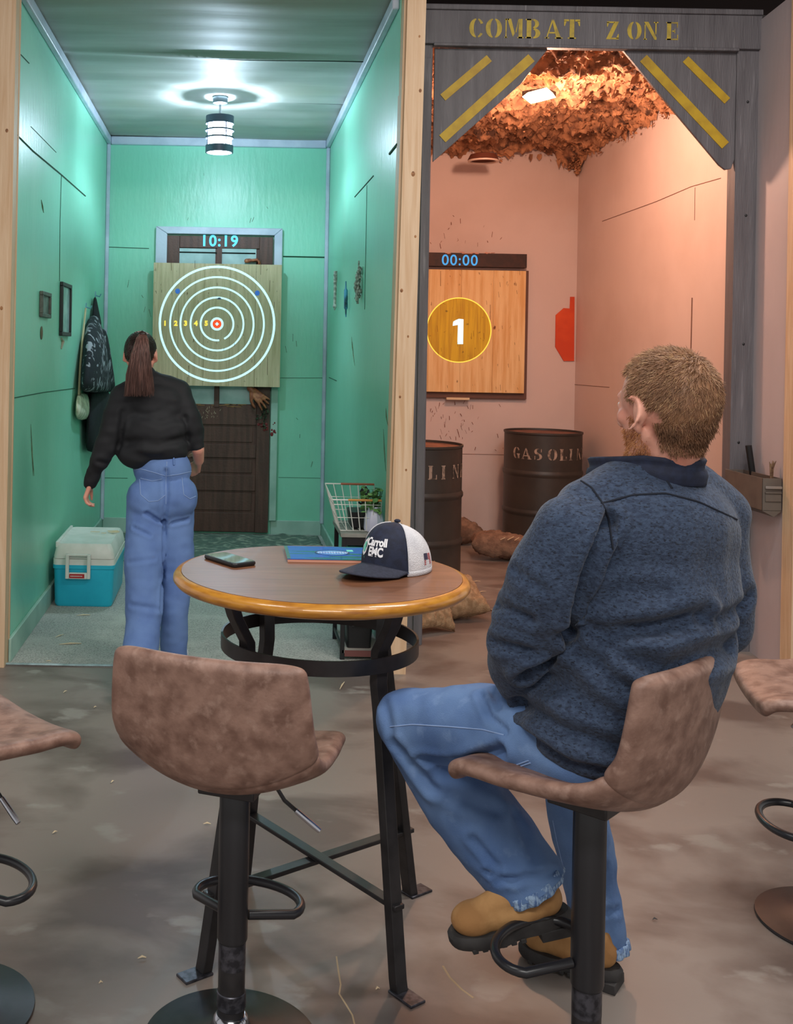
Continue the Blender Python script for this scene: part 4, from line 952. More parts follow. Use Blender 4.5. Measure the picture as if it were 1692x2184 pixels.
t = thing('ammunition_box', 'open olive metal ammunition box fixed to the grey frame and wall', 'box', (2.68, 5.5, 1.0))
A = lambda u, v, Y: P(u, v, Y=Y)
f0, f1 = A(1627, 1020, 5.28), A(1668, 1090, 5.28)        # near end face
xa, xb = f0.x, f1.x; za, zb = f0.z, f1.z
ya, yb_ = 5.28, 5.68
b = bx(xa, xa+.003, ya, yb_, zb, za); box(b, xb-.003, xb, ya, yb_, zb, za); box(b, xa, xb, ya, ya+.003, zb, za); box(b, xa, xb, yb_-.003, yb_, zb, za); box(b, xa, xb, ya, yb_, zb, zb+.003)
mk('box_shell', b, m_ammo, t, bevel=.001)
b = B(); prism(b, [V((xa, ya, zb)), V((xb, ya, zb)), V(((xa+xb)/2+.01, ya, zb-.03))], (0, yb_-ya, 0)); mk('underside', b, m_ammo, t)
b = bx(xa+.012, xb-.004, ya-.012, ya, za-.052, za-.038); mk('carry_bar', b, M('bright_bar', C(150, 140, 134), rough=.35, metal=.3), t, bevel=.003)
b = bx(xa+.014, xb-.006, ya-.006, ya, zb+.045, zb+.085); box(b, xa+.012, xb-.006, ya-.012, ya, zb+.085, zb+.092); mk('latch_plate', b, m_ammo, t, bevel=.002)
t.location = (2.68, 5.48, zb); 
for ch in t.children: ch.matrix_parent_inverse = t.matrix_basis.inverted()
o = mk('black_rod', tube(B(), [A(1604, 1010, 5.6)+V((.015, 0, -.07)), A(1597, 950, 5.6)], .016, 14), m_blackp); tag(o, 'thick black rod standing in the olive metal box', 'rod')
b = B(); r0 = A(1648, 1012, 5.34)
for k in range(6): tube(b, [r0+V((k*.002-.005, k*.003, -.04)), r0+V((k*.004-.01, k*.003, .03)), r0+V((k*.006-.014+rng.uniform(-.004, .004), 0, .055+rng.uniform(0, .02)))], [.005, .004, .0015], 6)
o = mk('twig_bundle', b, M('twig_brown', C(140, 112, 84), C(90, 62, 44), rough=.8, scale=40)); tag(o, 'small bundle of dry sticks standing in the olive metal box', 'sticks')

# ---------------------------------------------------------------- round table
TX, TY, TZ, TR = .25, 2.872, .96, .392
t = thing('round_table', 'round brown bar table with amber edge and black metal frame', 'table', (TX, TY, 0))
TZB = TZ-.038
mk('tabletop', lathe(B(), [(TR-.022, TZ-.012), (TR-.022, TZ), (.001, TZ)], (TX, TY, 0), 96), m_ttop, t)
mk('table_edge', lathe(B(), [(.05, TZB), (TR-.024, TZB), (TR-.008, TZB+.006), (TR, TZB+.016), (TR-.001, TZB+.025), (TR-.008, TZB+.034), (TR-.020, TZ-.0006), (TR-.023, TZ-.004)], (TX, TY, 0), 96), m_tedge, t, sharp=50)
feet = [(-.045, 2.67), (.06, 3.15), (.547, 3.08), (.44, 2.60)]; ZR = .775; RR = .256
for fx, fy in feet:
    f = V((fx, fy, 0)); d = V((fx-TX, fy-TY, 0)).normalized(); c = V((TX, TY, 0)); R0 = (V((fx-TX, fy-TY, 0))).length
    prof = [(.300, TZB), (.282, TZB-.05), (.243, ZR+.03), (.240, ZR-.05), (.252, ZR-.12), (R0-.005, .03), (R0, .006)]
    s = V((-d.y, d.x, 0)); b = B(); rg = []
    for k, (r, z) in enumerate(prof):
        h = .028; dn = .006; p = c+d*r+V((0, 0, z)); rg.append([b.verts.new(p+s*h/1.55+d*dn), b.verts.new(p-s*h/1.55+d*dn), b.verts.new(p-s*h/1.55-d*dn*3.6), b.verts.new(p+s*h/1.55-d*dn*3.6)])
    for q1, q2 in zip(rg, rg[1:]): bridge(b, q1, q2)
    b.faces.new(rg[0]); b.faces.new(rg[-1]); lg = mk('leg', b, m_black, t, bevel=.002)
    b = B(); T_ = Matrix.Translation(c+d*(R0+.028)) @ Matrix(((d.x, s.x, 0, 0), (d.y, s.y, 0, 0), (0, 0, 1, 0), (0, 0, 0, 1)))
    box(b, -.05, .03, -.024, .024, 0, .007, T=T_); ft = mk('foot_plate', b, m_dull, lg, bevel=.002); ft.matrix_parent_inverse = Matrix.Identity(4)
mk('foot_ring', band(B(), RR+.006, RR, ZR-.018, ZR+.020, (TX, TY, 0)), m_black, t)
for a_, c_ in ((0, 2), (1, 3)):
    p, q = V((*feet[a_], .19+.0125*a_)), V((*feet[c_], .19+.0125*a_)); m_ = p.lerp(q, .5); b = B(); bar(b, m_+(p-m_)*.97, m_+(q-m_)*.97, .032, .012); mk('brace', b, m_black, t, bevel=.002)
mk('top_plate', bx(TX-.16, TX+.16, TY-.02, TY+.02, TZB-.008, TZB), m_black, t)

# phone
c0 = [P(u, v, Z=TZ) for u, v in ((437, 1192), (468, 1182), (550, 1205), (508, 1217))]
o_ = sum(c0, V((0, 0, 0)))/4; ax = ((c0[3]-c0[0])+(c0[2]-c0[1])).normalized(); ang = math.atan2(ax.y, ax.x)
t = thing('smartphone', 'black smartphone lying face up on the left of the round table', 'phone', (o_.x, o_.y, TZ), ang)
mk('phone_body', loftz([rrect(-.075, .075, -.037, .037, .012, .001), rrect(-.077, .077, -.039, .039, .013, .004), rrect(-.077, .077, -.039, .039, .013, .009), rrect(-.075, .075, -.037, .037, .012, .012)]), m_blackp, t, local=True)
mk('screen', loftz([rrect(-.072, .072, -.034, .034, .010, .0118), rrect(-.072, .072, -.034, .034, .010, .0126)]), m_glass, t, local=True)
mk('camera_bump', loftz([rrect(.04, .07, -.03, -.005, .006, .0005), rrect(.04, .07, -.03, -.005, .006, .001)]), m_blackp, t, local=True)
# menu booklet
q = [P(612, 1171, Z=TZ), P(613, 1199, Z=TZ)]; bx0 = q[1].x; by0, by1 = q[1].y, q[0].y; bx1 = bx0+.235
t = thing('menu_booklet', 'glossy blue printed booklet with copper edge lying behind the cap', 'booklet', ((bx0+bx1)/2, by0, TZ))
mk('cover', bx(bx0, bx1, by0, by1, TZ+.008, TZ+.0095), m_bookb, t); mk('pages', bx(bx0+.001, bx1-.001, by0+.001, by1-.001, TZ+.0005, TZ+.008), m_copper, t)
b = bx(bx0, bx0+.01, by0, by1, TZ+.0095, TZ+.0098); mk('green_margin', b, m_cardgreen, t)
cx, cy = P(708, 1185, Z=TZ).x, (by0+by1)/2
b = B(); lathe(b, [(1, TZ+.0096), (1, TZ+.0102)], (cx, cy, 0), 40, sx=.05, sy=.036); ov = mk('oval_emblem', b, m_oval, t)
b = B()
for k in range(11):
    x = cx-.04+k*.0078; tube(b, [(x, cy-.012, TZ+.0106), (x+.002, cy+.01, TZ+.0106), (x+.004, cy-.008, TZ+.0106), (x+.007, cy+.006, TZ+.0106)], .0011, 5)
mk('emblem_script', b, M('ink_white', C(206, 226, 250), rough=.4), t)
b = B(); band(b, 1, .9, TZ+.0102, TZ+.0106, (0, 0, 0), 40)
for v_ in b.verts: v_.co = V((cx+v_.co.x*.05, cy+v_.co.y*.036, v_.co.z))
mk('oval_outline', b, M('ink_dark', C(14, 24, 70), rough=.4), t)
pm = P(746, 1182, Z=TZ); mk('mint_tab', bx(pm.x-.009, pm.x+.009, pm.y-.012, pm.y+.012, TZ+.0095, TZ+.0102), m_mint, t)

# cap
cc = P(846, 1216, Z=TZ); cd = V((-.70, -.71, 0)).normalized(); cs = V((-cd.y, cd.x, 0))   # cd: brim direction
t = thing('baseball_cap', 'navy and white mesh cap lettered Carroll EMC on the round table', 'cap', (cc.x, cc.y, TZ))
def crown(th, ph, off=0):
    """th 0 = front; ph 0 base .. 1 top"""
    a = .106+off; bb = .084+off; hz = .118+off; e = ph*pi/2
    fr = max(0, math.cos(th)); bk = max(0, -math.cos(th)); cr = math.cos(e)**(.62+.30*bk); x = a*math.cos(th)*cr; y = bb*math.sin(th)*cr; z = hz*math.sin(e)**(.92)*(1+.04*fr-.10*max(0, -math.cos(th)))
    x += .012*fr*math.sin(e)*(1-ph)
    return V((cc.x, cc.y, TZ+.006))+cd*x+cs*y+V((0, 0, z))
fa = math.radians(62)
mk('front_panel', shell(lambda u, v: crown(-fa+2*fa*u, v*.985), 24, 18, .004), m_navy, t, sharp=0)
mk('mesh_back', shell(lambda u, v: crown(fa+(2*pi-2*fa)*u, v*.985), 36, 18, .004), m_white, t, sharp=0)
b = B(); ball(b, crown(0, 1)+V((0, 0, .004)), 1, None, 12, (.009, .009, .005)); mk('button', b, m_navy, t)
def brim(u, v):
    th = -1.12+2.24*u; base = crown(th, 0); ex = .112*max(0, math.cos(th*1.22))**.5
    p = base.lerp(base+cd*ex, v); p.z = TZ+.010+.020*math.cos(th*1.25)**1*(.35+.65*1)-.012*v*abs(math.sin(th))-.004*v
    lat = (p-V((cc.x, cc.y, 0))).dot(cs); p.z = TZ+.028-3.1*lat*lat+.002*(1-v); return V((p.x, p.y, max(p.z-.006*v, TZ+.003)))
mk('brim', shell(brim, 28, 10, .0045), M('charcoal_navy', C(44, 48, 66), C(36, 40, 56), rough=.8, scale=120, bump=.2, bs=400), t, sharp=0)
mk('sweatband', shell(lambda u, v: crown(fa*.98+(2*pi-2*fa*.98)*u, 0)+V((0, 0, -.004+.012*v)), 36, 2, .005), m_white, t, sharp=0)
mk('piping', tube(B(), [crown(s_*fa, v, .003) for s_ in (1,) for v in np.linspace(0, .96, 14)], .0016, 6), m_white, t); mk('piping', tube(B(), [crown(-fa, v, .003) for v in np.linspace(0, .96, 14)], .0016, 6), m_white, t)
mk('piping', tube(B(), [crown(-fa+2*fa*k/20, .015, .003) for k in range(21)], .0012, 6), m_stitch, t)
def wrap_text(body, size, th0, ph0, mat, name, off=.0012, sgn=1):
    me = text_mesh(body, size, off, 0, 'CENTER'); me.materials.clear()
    bmx = B(); bmx.from_mesh(me)
    bmesh.ops.subdivide_edges(bmx, edges=bmx.edges[:], cuts=1)
    for v_ in bmx.verts:
        x, y = v_.co.x, v_.co.y; v_.co = crown(th0+x/.1*1.0, ph0+y/.15, .0035)
    return mk(name, bmx, mat, t, sharp=0)
m_wht = M('white_embroidery', C(240, 240, 244), rough=.7)
wrap_text('Carroll', .027, .06, .42, m_wht, 'emblem_lettering'); wrap_text('EMC', .027, .08, .27, m_wht, 'emblem_lettering')
b = B()
poly = [(0, -.022), (.012, -.014), (.016, 0), (.012, .016), (.006, .022), (-.010, .012), (-.016, -.002), (-.012, -.016)]
def onc(x, y, th0, ph0, o=.0035): return crown(th0+x/.1, ph0+y/.15, o)
b.faces.new([b.verts.new(onc(x, y, -.44, .34)) for x, y in poly]); mk('leaf_emblem', b, m_wht, t)
b = B(); b.faces.new([b.verts.new(onc(x*.55, y*.6-.002, -.44, .34, .0045)) for x, y in poly]); mk('leaf_centre', b, m_mint, t)
b = B(); b.faces.new([b.verts.new(onc(x+.002, y, -.44, .34, .0028)) for x, y in [(-.02, -.02), (.004, -.028), (.004, -.02), (-.01, .0), (.0, .026), (-.014, .02), (-.022, 0)]]); mk('leaf_outline', b, m_cardgreen, t)
fb, fr_ = B(), B(); th0 = math.radians(104)
flag = []
for k in range(7):
    y0_ = -.012+k*.0035; x0_ = -.002 if k > 2 else -.019
    fr_.faces.new([fr_.verts.new(onc(x, y, th0, .17, .003)) for x, y in ((x0_ if k <= 2 else .0, y0_), (.019, y0_), (.019, y0_+.0022), (x0_ if k <= 2 else .0, y0_+.0022))])
fb.faces.new([fb.verts.new(onc(x, y, th0, .17, .003)) for x, y in ((-.019, -.0015), (-.001, -.0015), (-.001, .0125), (-.019, .0125))])
mk('flag_stripes', fr_, m_flag, t); mk('flag_canton', fb, M('flag_navy', C(60, 56, 80), rough=.8), t)

# ---------------------------------------------------------------- bar stools
def seat_pt(s, v):
    """s 0 front lip .. 1 top of back, v -1..1 across; local x = forward"""
    prof = [(.226, .610), (.200, .625), (.13, .630), (.04, .622), (-.06, .616), (-.13, .626), (-.175, .665), (-.196, .73), (-.207, .80), (-.216, .875), (-.219, .908)]
    wid = [.178, .193, .200, .210, .216, .218, .218, .216, .212, .206, .199]
    k = s*(len(prof)-1); i = min(int(k), len(prof)-2); f = k-i
    def cat(a, i, f):
        p0, p1, p2, p3 = a[max(i-1, 0)], a[i], a[i+1], a[min(i+2, len(a)-1)]
        return .5*((2*p1)+(-p0+p2)*f+(2*p0-5*p1+4*p2-p3)*f*f+(-p0+3*p1-3*p2+p3)*f**3)
    x = cat([p[0] for p in prof], i, f); z = cat([p[1] for p in prof], i, f); w_ = cat(wid, i, f)
    bow = v*v; up = .020 if s < .25 else .020+.055*math.exp(-((s-.52)/.2)**2)*1.0
    if s > .62: up *= max(0, 1-(s-.62)/.25)
    fwd = .036*bow*min(1, max(0, (s-.42)/.2))
    dr = .012*math.exp(-(s/.06)**2)
    return V((x+fwd, v*w_, z+up*bow-dr*bow))
def make_stool(label):
    t = thing('bar_stool', label, 'stool', group='brown bar stools around the tables')
    mk('seat', shell(lambda u, v: seat_pt(u*.56, v*2-1), 10, 11, .038), m_leather, t, local=True, sharp=0, sub=2)
    mk('backrest', shell(lambda u, v: seat_pt(.555+u*.445, v*2-1), 8, 11, .040), m_leather, t, local=True, sharp=0, sub=2)
    mk('seat_plate', bx(-.065, .065, -.065, .065, .572, .598), m_black, t, local=True, bevel=.004)
    mk('upper_pole', lathe(B(), [(.0325, .235), (.034, .24), (.034, .572), (.033, .574)], n=32), m_blacko, t, local=True)
    mk('lower_pole', lathe(B(), [(.030, .045), (.030, .24)], n=32), m_black, t, local=True)
    mk('collar', lathe(B(), [(.031, .085), (.0325, .087), (.0325, .12), (.031, .122)], n=32), m_dull, t, local=True)
    mk('scuffed_sleeve', lathe(B(), [(.0304, .175), (.0306, .18), (.0306, .228), (.0304, .232)], n=32), m_dull, t, local=True)
    mk('base', lathe(B(), [(.19, 0), (.197, .004), (.196, .010), (.15, .018), (.08, .028), (.045, .045), (.036, .062), (.03, .066)], n=72), m_black, t, local=True)
    mk('base_ring', lathe(B(), [(.034, .05), (.040, .054), (.038, .064), (.032, .07)], n=40), m_chrome, t, local=True)
    b = B(); pts = [(.02, -.03, .285)]+[V((.105+.085*math.cos(a), .125*math.sin(a), .285-.01)) for a in np.linspace(-1.9, 1.9, 26)]+[(.02, .03, .285)]
    tube(b, pts, .0105, 12); mk('footrest', b, m_blacko, t, local=True)
    b = B(); tube(b, [(.03, -.06, .585), (.045, -.085, .565), (.05, -.10, .54), (.055, -.125, .52)], .0045, 8); lv = mk('lever', b, m_blacko, t, local=True)
    b = B(); tube(b, [(.055, -.125, .52), (.065, -.165, .488), (.068, -.178, .478)], [.006, .0068, .006], 10); mk('lever_grip', b, m_chrome, lv, local=True)
    return t
def copy_tree(o, parent=None):
    c = o.copy(); COL.objects.link(c); c.parent = parent
    for ch in list(o.children): copy_tree(ch, c)
    return c
stool = make_stool('brown stool seen from behind, at the near side of the round table')
SP = [(.028, 2.40, math.radians(70), None), (.768, 2.25, math.radians(136), 'brown stool the seated man in blue fleece sits on'),
      (-.625, 2.50, math.radians(42), 'brown stool cut by the left edge, showing a seat corner and base rim'), (1.68, 2.95, math.radians(166), 'brown stool cut by the right edge, behind the seated man')]
for k, (x, y, a, lab) in enumerate(SP):
    o = stool if k == 0 else copy_tree(stool); o.location = (x, y, 0); o.rotation_euler = (0, 0, a)
    if lab: o['label'] = lab
LIFT = .042
for ch in [c for c in COL.objects if c.parent and c.parent.get('label', '').startswith('brown stool the seated')]:
    nm = ch.name.split('.')[0]
    if nm in ('seat', 'backrest', 'seat_plate', 'lever'): ch.location.z += LIFT
    if nm == 'upper_pole': ch.scale.z = (.574+LIFT-.235)/(.574-.235); ch.location.z = .235*(1-ch.scale.z)

#PEOPLE
exec_people = True
# ---------------------------------------------------------------- hair strands
def strands(name, items, mat, parent, n=3):
    """items: list of point lists with a root radius"""
    vs, fs = [], []
    for pts, r in items:
        m_ = len(pts); base = len(vs); d = (pts[-1]-pts[0]); x, y, _ = frame_of(d if d.length > 1e-6 else V((0, 0, 1)))
        for i, p in enumerate(pts):
            rr = r*(1-.75*i/(m_-1))
            for k in range(n): a = 2*pi*k/n; vs.append(p+x*math.cos(a)*rr+y*math.sin(a)*rr)
        for i in range(m_-1):
            for k in range(n): fs.append((base+i*n+k, base+i*n+(k+1) % n, base+(i+1)*n+(k+1) % n, base+(i+1)*n+k))
    me = bpy.data.meshes.new(name); me.from_pydata(vs, [], fs); me.update(); return mk(name, me, mat, parent, sharp=0)
def head_prims(c, f, up, s=1.0, eo=.012):
    """c centre of skull, f facing, up; returns prims and the local mapper"""
    f = V(f).normalized(); up = V(up); up = (up-f*up.dot(f)).normalized(); r = f.cross(up)
    R3 = Matrix((f, r, up)).transposed()
    L3 = lambda a, b_, c_: V(c)+(f*a+r*b_+up*c_)*s
    pr = [('e', L3(-.004, 0, .018), (.098*s, .077*s, .094*s), R3), ('e', L3(-.035, 0, -.01), (.062*s, .066*s, .07*s), R3), ('e', L3(.035, 0, -.03), (.056*s, .06*s, .075*s), R3),
          ('e', L3(.04, 0, -.075), (.042*s, .046*s, .04*s), R3), ('l', [L3(.074, 0, -.108), L3(.08, 0, -.098)], [.019*s, .02*s]),
          ('l', [L3(.092, 0, .012), L3(.104, 0, -.012), L3(.113, 0, -.032)], [.008*s, .0095*s, .012*s]), ('l', [L3(.104, -.012, -.036), L3(.104, .012, -.036)], [.008*s, .008*s]),
          ('l', [L3(.086, -.03, .022), L3(.093, 0, .018), L3(.086, .03, .022)], [.011*s, .011*s, .011*s]),
          ('l', [L3(.088, -.02, -.060), L3(.097, 0, -.059), L3(.088, .02, -.060)], [.005*s, .0075*s, .005*s]), ('l', [L3(.088, -.016, -.070), L3(.096, 0, -.071), L3(.088, .016, -.070)], [.005*s, .0075*s, .005*s])]
    for g_ in (-1, 1):
        pr.append(('l', [L3(.006, g_*.054, -.055), L3(.04, g_*.042, -.092), L3(.074, g_*.012, -.108)], [.016*s, .017*s, .017*s]))
        pr.append(('e', L3(.082, g_*.031, .001), (.012*s, .014*s, .011*s), R3)); pr.append(('e', L3(.066, g_*.044, -.02), (.02*s, .016*s, .018*s), R3))
        if True:
            pts = [L3(.010-.022*math.sin(a), g_*(.074+eo*(1-math.cos(a))*.8+eo*.8), -.012+.032*math.cos(a)) for a in np.linspace(-.5, 2.9, 12)]
            pr.append(('l', pts, [.0045*s]*12)); pr.append(('l', [L3(.004, g_*.078, -.045), L3(.002, g_*.082, -.034)], [.008*s, .007*s]))
            pr.append(('e', L3(-.002, g_*.082, -.012), (.016*s, .007*s, .026*s), R3))
    return pr, L3, (f, r, up), R3

# ================================================================ seated man
man = thing('person', 'man in blue heathered fleece and jeans sitting on a stool, seen from behind', 'person', (.768, 2.27, .62))
hc = P(1424, 868, Y=2.2); fh = V((-.46, .88, -.05)).normalized()
hp, HL, (hf, hr, hu), HR = head_prims(hc, fh, (0, 0, 1), 1.03)
Ft = V((-.47, .88, 0)).normalized(); St = V((.88, .47, 0)); Ut = V((0, 0, 1)); RT = Matrix((St, Ft, Ut)).transposed()
neck0 = P(1412, 1010, Y=2.235); chest = P(1388, 1190, Y=2.23); belly = P(1345, 1400, Y=2.235); pelv = P(1262, 1590, Y=2.27)
shL, shR = P(1222, 1130, Y=2.15), P(1528, 1135, Y=2.33)
elL, elR = P(1108, 1375, Y=2.22), P(1545, 1335, Y=2.34); wrL, wrR = P(1120, 1462, Y=2.43), P(1190, 1450, Y=2.56)
hipL, hipR = P(1185, 1595, Y=2.27), P(1330, 1600, Y=2.36)
knL = P(868, 1538, Y=2.55); midL = P(985, 1700, Y=2.53); shnL = P(1068, 1800, Y=2.50); anL = P(1126, 1876, Y=2.47)
knR = V((.88, 2.80, .60)); shnR = P(1245, 1800, Y=2.74); anR = P(1285, 2012, Y=2.70)
body = hp+[('l', [hc+V((.012, -.008, -.07)), neck0+V((0, 0, .02)), neck0+V((0, 0, -.06))], [.058, .064, .075]),
   ('e', chest, (.15, .09, .18), RT), ('e', belly, (.165, .13, .19), RT), ('e', pelv+V((.03, .03, .02)), (.16, .12, .11), RT),
   ('l', [shL, elL, wrL], [.034, .032, .027]), ('l', [shR, elR, wrR], [.034, .032, .027]), ('l', [shL, neck0+V((0, 0, -.07)), shR], [.034, .05, .034]),
   ('l', [hipL, P(1020, 1548, Y=2.42), knL, midL, shnL, anL], [.06, .05, .042, .04, .036, .028]), ('l', [hipR, knR, shnR, anR], [.06, .04, .036, .026])]
dL = V((-.4, .9, -.1)); body += hand_prims(wrL+V((-.01, .02, 0)), (.25, .9, -.15), (0, 0, -1), (1, 0, 0), 1.05, .35)
body += hand_prims(wrR+V((-.0, .02, -.0)), (-.6, .7, -.1), (0, 0, -1), (-1, -.3, 0), 1.05, .35)
def manpost(me):
    a, n = vco(me)
mb = blob('body', body, .0055, m_skin, man, 3)
# fleece
def fleece_post(me):
    wobble(me, .010, 7, (1, 1, .7), 3); wobble(me, .005, 17, (1, 1, .6), 9)
    def W(l, Y=2.08): return l
    sfolds(me, [(W([(1200, 1340), (1300, 1352), (1400, 1338), (1500, 1312)], 2.07), .018, .020), (W([(1225, 1370), (1300, 1440), (1370, 1490)], 2.07), .018, .018),
               (W([(1290, 1385), (1420, 1430), (1560, 1380)], 2.08), .02, .018), (W([(1110, 1500), (1200, 1560), (1330, 1600)], 2.1), .018, .018), (W([(1120, 1560), (1220, 1630), (1320, 1645)], 2.12), .012, .008),
               (W([(1300, 1110), (1262, 1200), (1225, 1300), (1190, 1385), (1120, 1440)], 2.08), .014, .030), (W([(1100, 1220), (1160, 1260)], 2.1), .012, .008), (W([(1060, 1290), (1130, 1320)], 2.12), .012, .010), (W([(1050, 1370), (1130, 1390)], 2.14), .012, .012),
               (W([(1500, 1330), (1560, 1310), (1600, 1270)], 2.2), .014, .010), (W([(1240, 1290), (1330, 1260), (1420, 1270)], 2.07), .02, .006)])
fl = [('e', P(1402, 1150, Y=2.235), (.200, .135, .15), RT), ('e', P(1390, 1240, Y=2.24), (.205, .15, .18), RT), ('e', P(1362, 1390, Y=2.245), (.205, .165, .2), RT), ('e', P(1300, 1520, Y=2.26), (.195, .165, .15), RT),
      ('e', P(1232, 1530, Y=2.30), (.150, .15, .09), RT), ('e', P(1305, 1595, Y=2.27), (.165, .155, .075), RT),
      ('l', [P(1250, 1085, Y=2.18), P(1330, 1040, Y=2.22), neck0+V((0, 0, -.03)), P(1478, 1045, Y=2.29), P(1528, 1105, Y=2.33)], [.062, .062, .075, .062, .068]),
      ('l', [shL+V((0, 0, -.005)), P(1165, 1250, Y=2.17), elL, P(1102, 1425, Y=2.30), wrL], [.078, .077, .062, .060, .046]),
      ('l', [shR+V((0, 0, -.0)), P(1545, 1235, Y=2.33), elR, P(1480, 1390, Y=2.45), wrR], [.068, .064, .058, .055, .046])]
flo = blob('fleece', fl, .008, m_fleece, man, 7, post=fleece_post)
ft_ = bvh(flo)
for pts in ([(1283, 1074), (1350, 1056), (1420, 1052), (1490, 1070), (1572, 1108)], [(1240, 1026), (1262, 1040), (1285, 1072), (1300, 1110), (1308, 1172)], [(1405, 1004), (1420, 1022), (1434, 1042)]):
    seam('fleece_seam', ft_, pts, .0022, m_seamd, man)

# collar: rings of the neckline
def collar(u, v):
    th = (u*2-1)*2.55; rr = .087+.008*v+.018*max(0, abs(th)-1.5)-.010*(v > .5)*(1-abs(v-.75))
    d = -Ft*math.cos(th)+St*math.sin(th); c = V((neck0.x, neck0.y, 0))+Ft*.006
    z = neck0.z-.012+.050*v-.014*math.cos(th)*0+.010*math.sin(th)*-.4-.016*max(0, abs(th)-1.2)
    fl_ = .028*max(0, -th-1.3)
    return c+d*(rr+fl_)+V((0, 0, z-.004*math.cos(th)))
mk('collar', shell(collar, 44, 8, .007), m_navy, man, sharp=0)
# jeans
def jeans_post(me):
    wobble(me, .008, 8, (1, 1, 1), 2); wobble(me, .003, 24, (1, 1, 1), 5)
    def W(l, Y): return l
    sfolds(me, [(W([(905, 1615), (1000, 1622), (1070, 1600)], 2.46), .012, .018), (W([(850, 1590), (920, 1680)], 2.46), .014, .014), (W([(1025, 1480), (1045, 1530), (1080, 1560)], 2.36), .008, .007), (W([(1050, 1470), (1065, 1510)], 2.36), .007, .006),
               (W([(1010, 1790), (1060, 1850)], 2.42), .010, .008), (W([(1040, 1860), (1100, 1880)], 2.4), .008, .007), (W([(940, 1690), (1060, 1730)], 2.43), .014, .007), (W([(1100, 1740), (1140, 1830)], 2.4), .014, .006), (W([(820, 1500), (840, 1580)], 2.5), .012, .006),
               (W([(1060, 1880), (1190, 1860)], 2.38), .008, .006), (W([(1290, 1850), (1300, 2000)], 2.64), .010, .006), (W([(1280, 1950), (1320, 1940)], 2.64), .008, .006)])
    cut(me, anL, (.52, 0, -.85), .16); cut(me, anR+V((0, 0, .01)), (.1, 0, -1), .13)
jn = [('e', P(1262, 1598, Y=2.28), (.170, .145, .09), RT), ('l', [hipL, P(1020, 1548, Y=2.42), knL], [.10, .092, .073]), ('l', [knL, midL, shnL, anL, anL+(anL-shnL)*.35], [.072, .095, .096, .083, .083]),
      ('l', [hipR, knR], [.095, .075]), ('l', [knR, shnR, anR, anR+V((0, 0, -.06))], [.075, .073, .062, .062])]
jo = blob('jeans', jn, .008, m_denim, man, 6, post=jeans_post)
jt = bvh(jo)
for pts in ([(832, 1550), (880, 1545), (960, 1550), (1030, 1556), (1075, 1568)], [(1062, 1636), (1095, 1634), (1128, 1622)], [(1060, 1642), (1095, 1640), (1132, 1627)], [(1180, 1750), (1190, 1800), (1205, 1860)]):
    seam('jeans_seam', jt, pts, .0015, m_stitch, man)

def cuff(c, nrm, r, name='cuff', hgt=.022, ov=(1, 1)):
    x, y, d = frame_of(nrm)
    return mk(name, shell(lambda u, v: V(c)+(x*math.cos(2*pi*u)*ov[0]+y*math.sin(2*pi*u)*ov[1])*(r+.003*math.sin(u*2*pi*13)+.003*v)+d*(hgt*v), 60, 3, .006), m_fray, man, sharp=0)
cuff(anL-V((.52, 0, -.85)).normalized()*.010, V((.52, 0, -.85)), .080); cuff(anR+V((0, 0, .012)), V((.1, 0, -1)), .059)
# boots
def boot(heel, toe, up, w_=.048, h=.075, lab=None, ank=None):
    heel, toe = V(heel), V(toe); f = (toe-heel).normalized(); L_ = (toe-heel).length; u = V(up); u = (u-f*u.dot(f)).normalized(); s = f.cross(u)
    Q = lambda a, b_, c_: heel+f*a*L_+s*b_+u*c_
    o = blob('boot', [('e', Q(.5, 0, .048), (L_*.5, w_*.88, .034), Matrix((f, s, u)).transposed()), ('e', Q(.80, 0, .050), (L_*.21, w_*.95, .036), Matrix((f, s, u)).transposed()), ('l', [Q(.16, 0, .06), Q(.2, 0, .088)], [.040, .038]),
                      ('l', [Q(.2, 0, .085), Q(.5, 0, .078), Q(.72, 0, .065)], [.038, .034, .028])], .006, m_boot, man, 5)
    b = B(); n = 36; rows = []
    for z, g_ in ((.0, 1.0), (.008, 1.04), (.022, 1.04), (.030, .99)):
        rg = []
        for k in range(n):
            a = 2*pi*k/n; ca, sa = math.cos(a), math.sin(a); x = .5+.53*abs(ca)**.85*(1 if ca > 0 else -1)*g_; wid = (w_*1.08 if x > .5 else w_*.88)*g_*(1-.12*math.exp(-((x-.38)/.12)**2))
            rg.append(b.verts.new(Q(x, abs(sa)**.75*(1 if sa > 0 else -1)*wid, z+.0)))
        rows.append(rg)
    for a, c in zip(rows, rows[1:]): bridge(b, a, c)
    b.faces.new(rows[0]); b.faces.new(rows[-1])
    sl = mk('sole', b, m_sole, o); sl.matrix_parent_inverse = Matrix.Identity(4)
    b = B()
    T_ = Matrix((f, s, u)).transposed().to_4x4(); T_.translation = heel
    box(b, -.02*L_, .28*L_, -w_*.8, w_*.8, -.02, .004, T=T_)
    for k in range(6): box(b, (.42+k*.085)*L_, (.47+k*.085)*L_, -w_*.9, w_*.9, -.007, .004, T=T_)
    tr_ = mk('heel_and_treads', b, m_sole, o, bevel=.002); tr_.matrix_parent_inverse = Matrix.Identity(4)
boot(P(1208, 1958, Y=2.46), P(972, 2012, Y=2.44), (.15, -.05, 1), ank=anL+V((.0, 0, -.02)))
hb = P(1318, 2085, Y=2.64); hb.z = .02; tb = V((hb.x-.19, hb.y+.14, .01)); boot(hb, tb, (0, 0, 1), ank=anR+V((0, 0, -.01)))
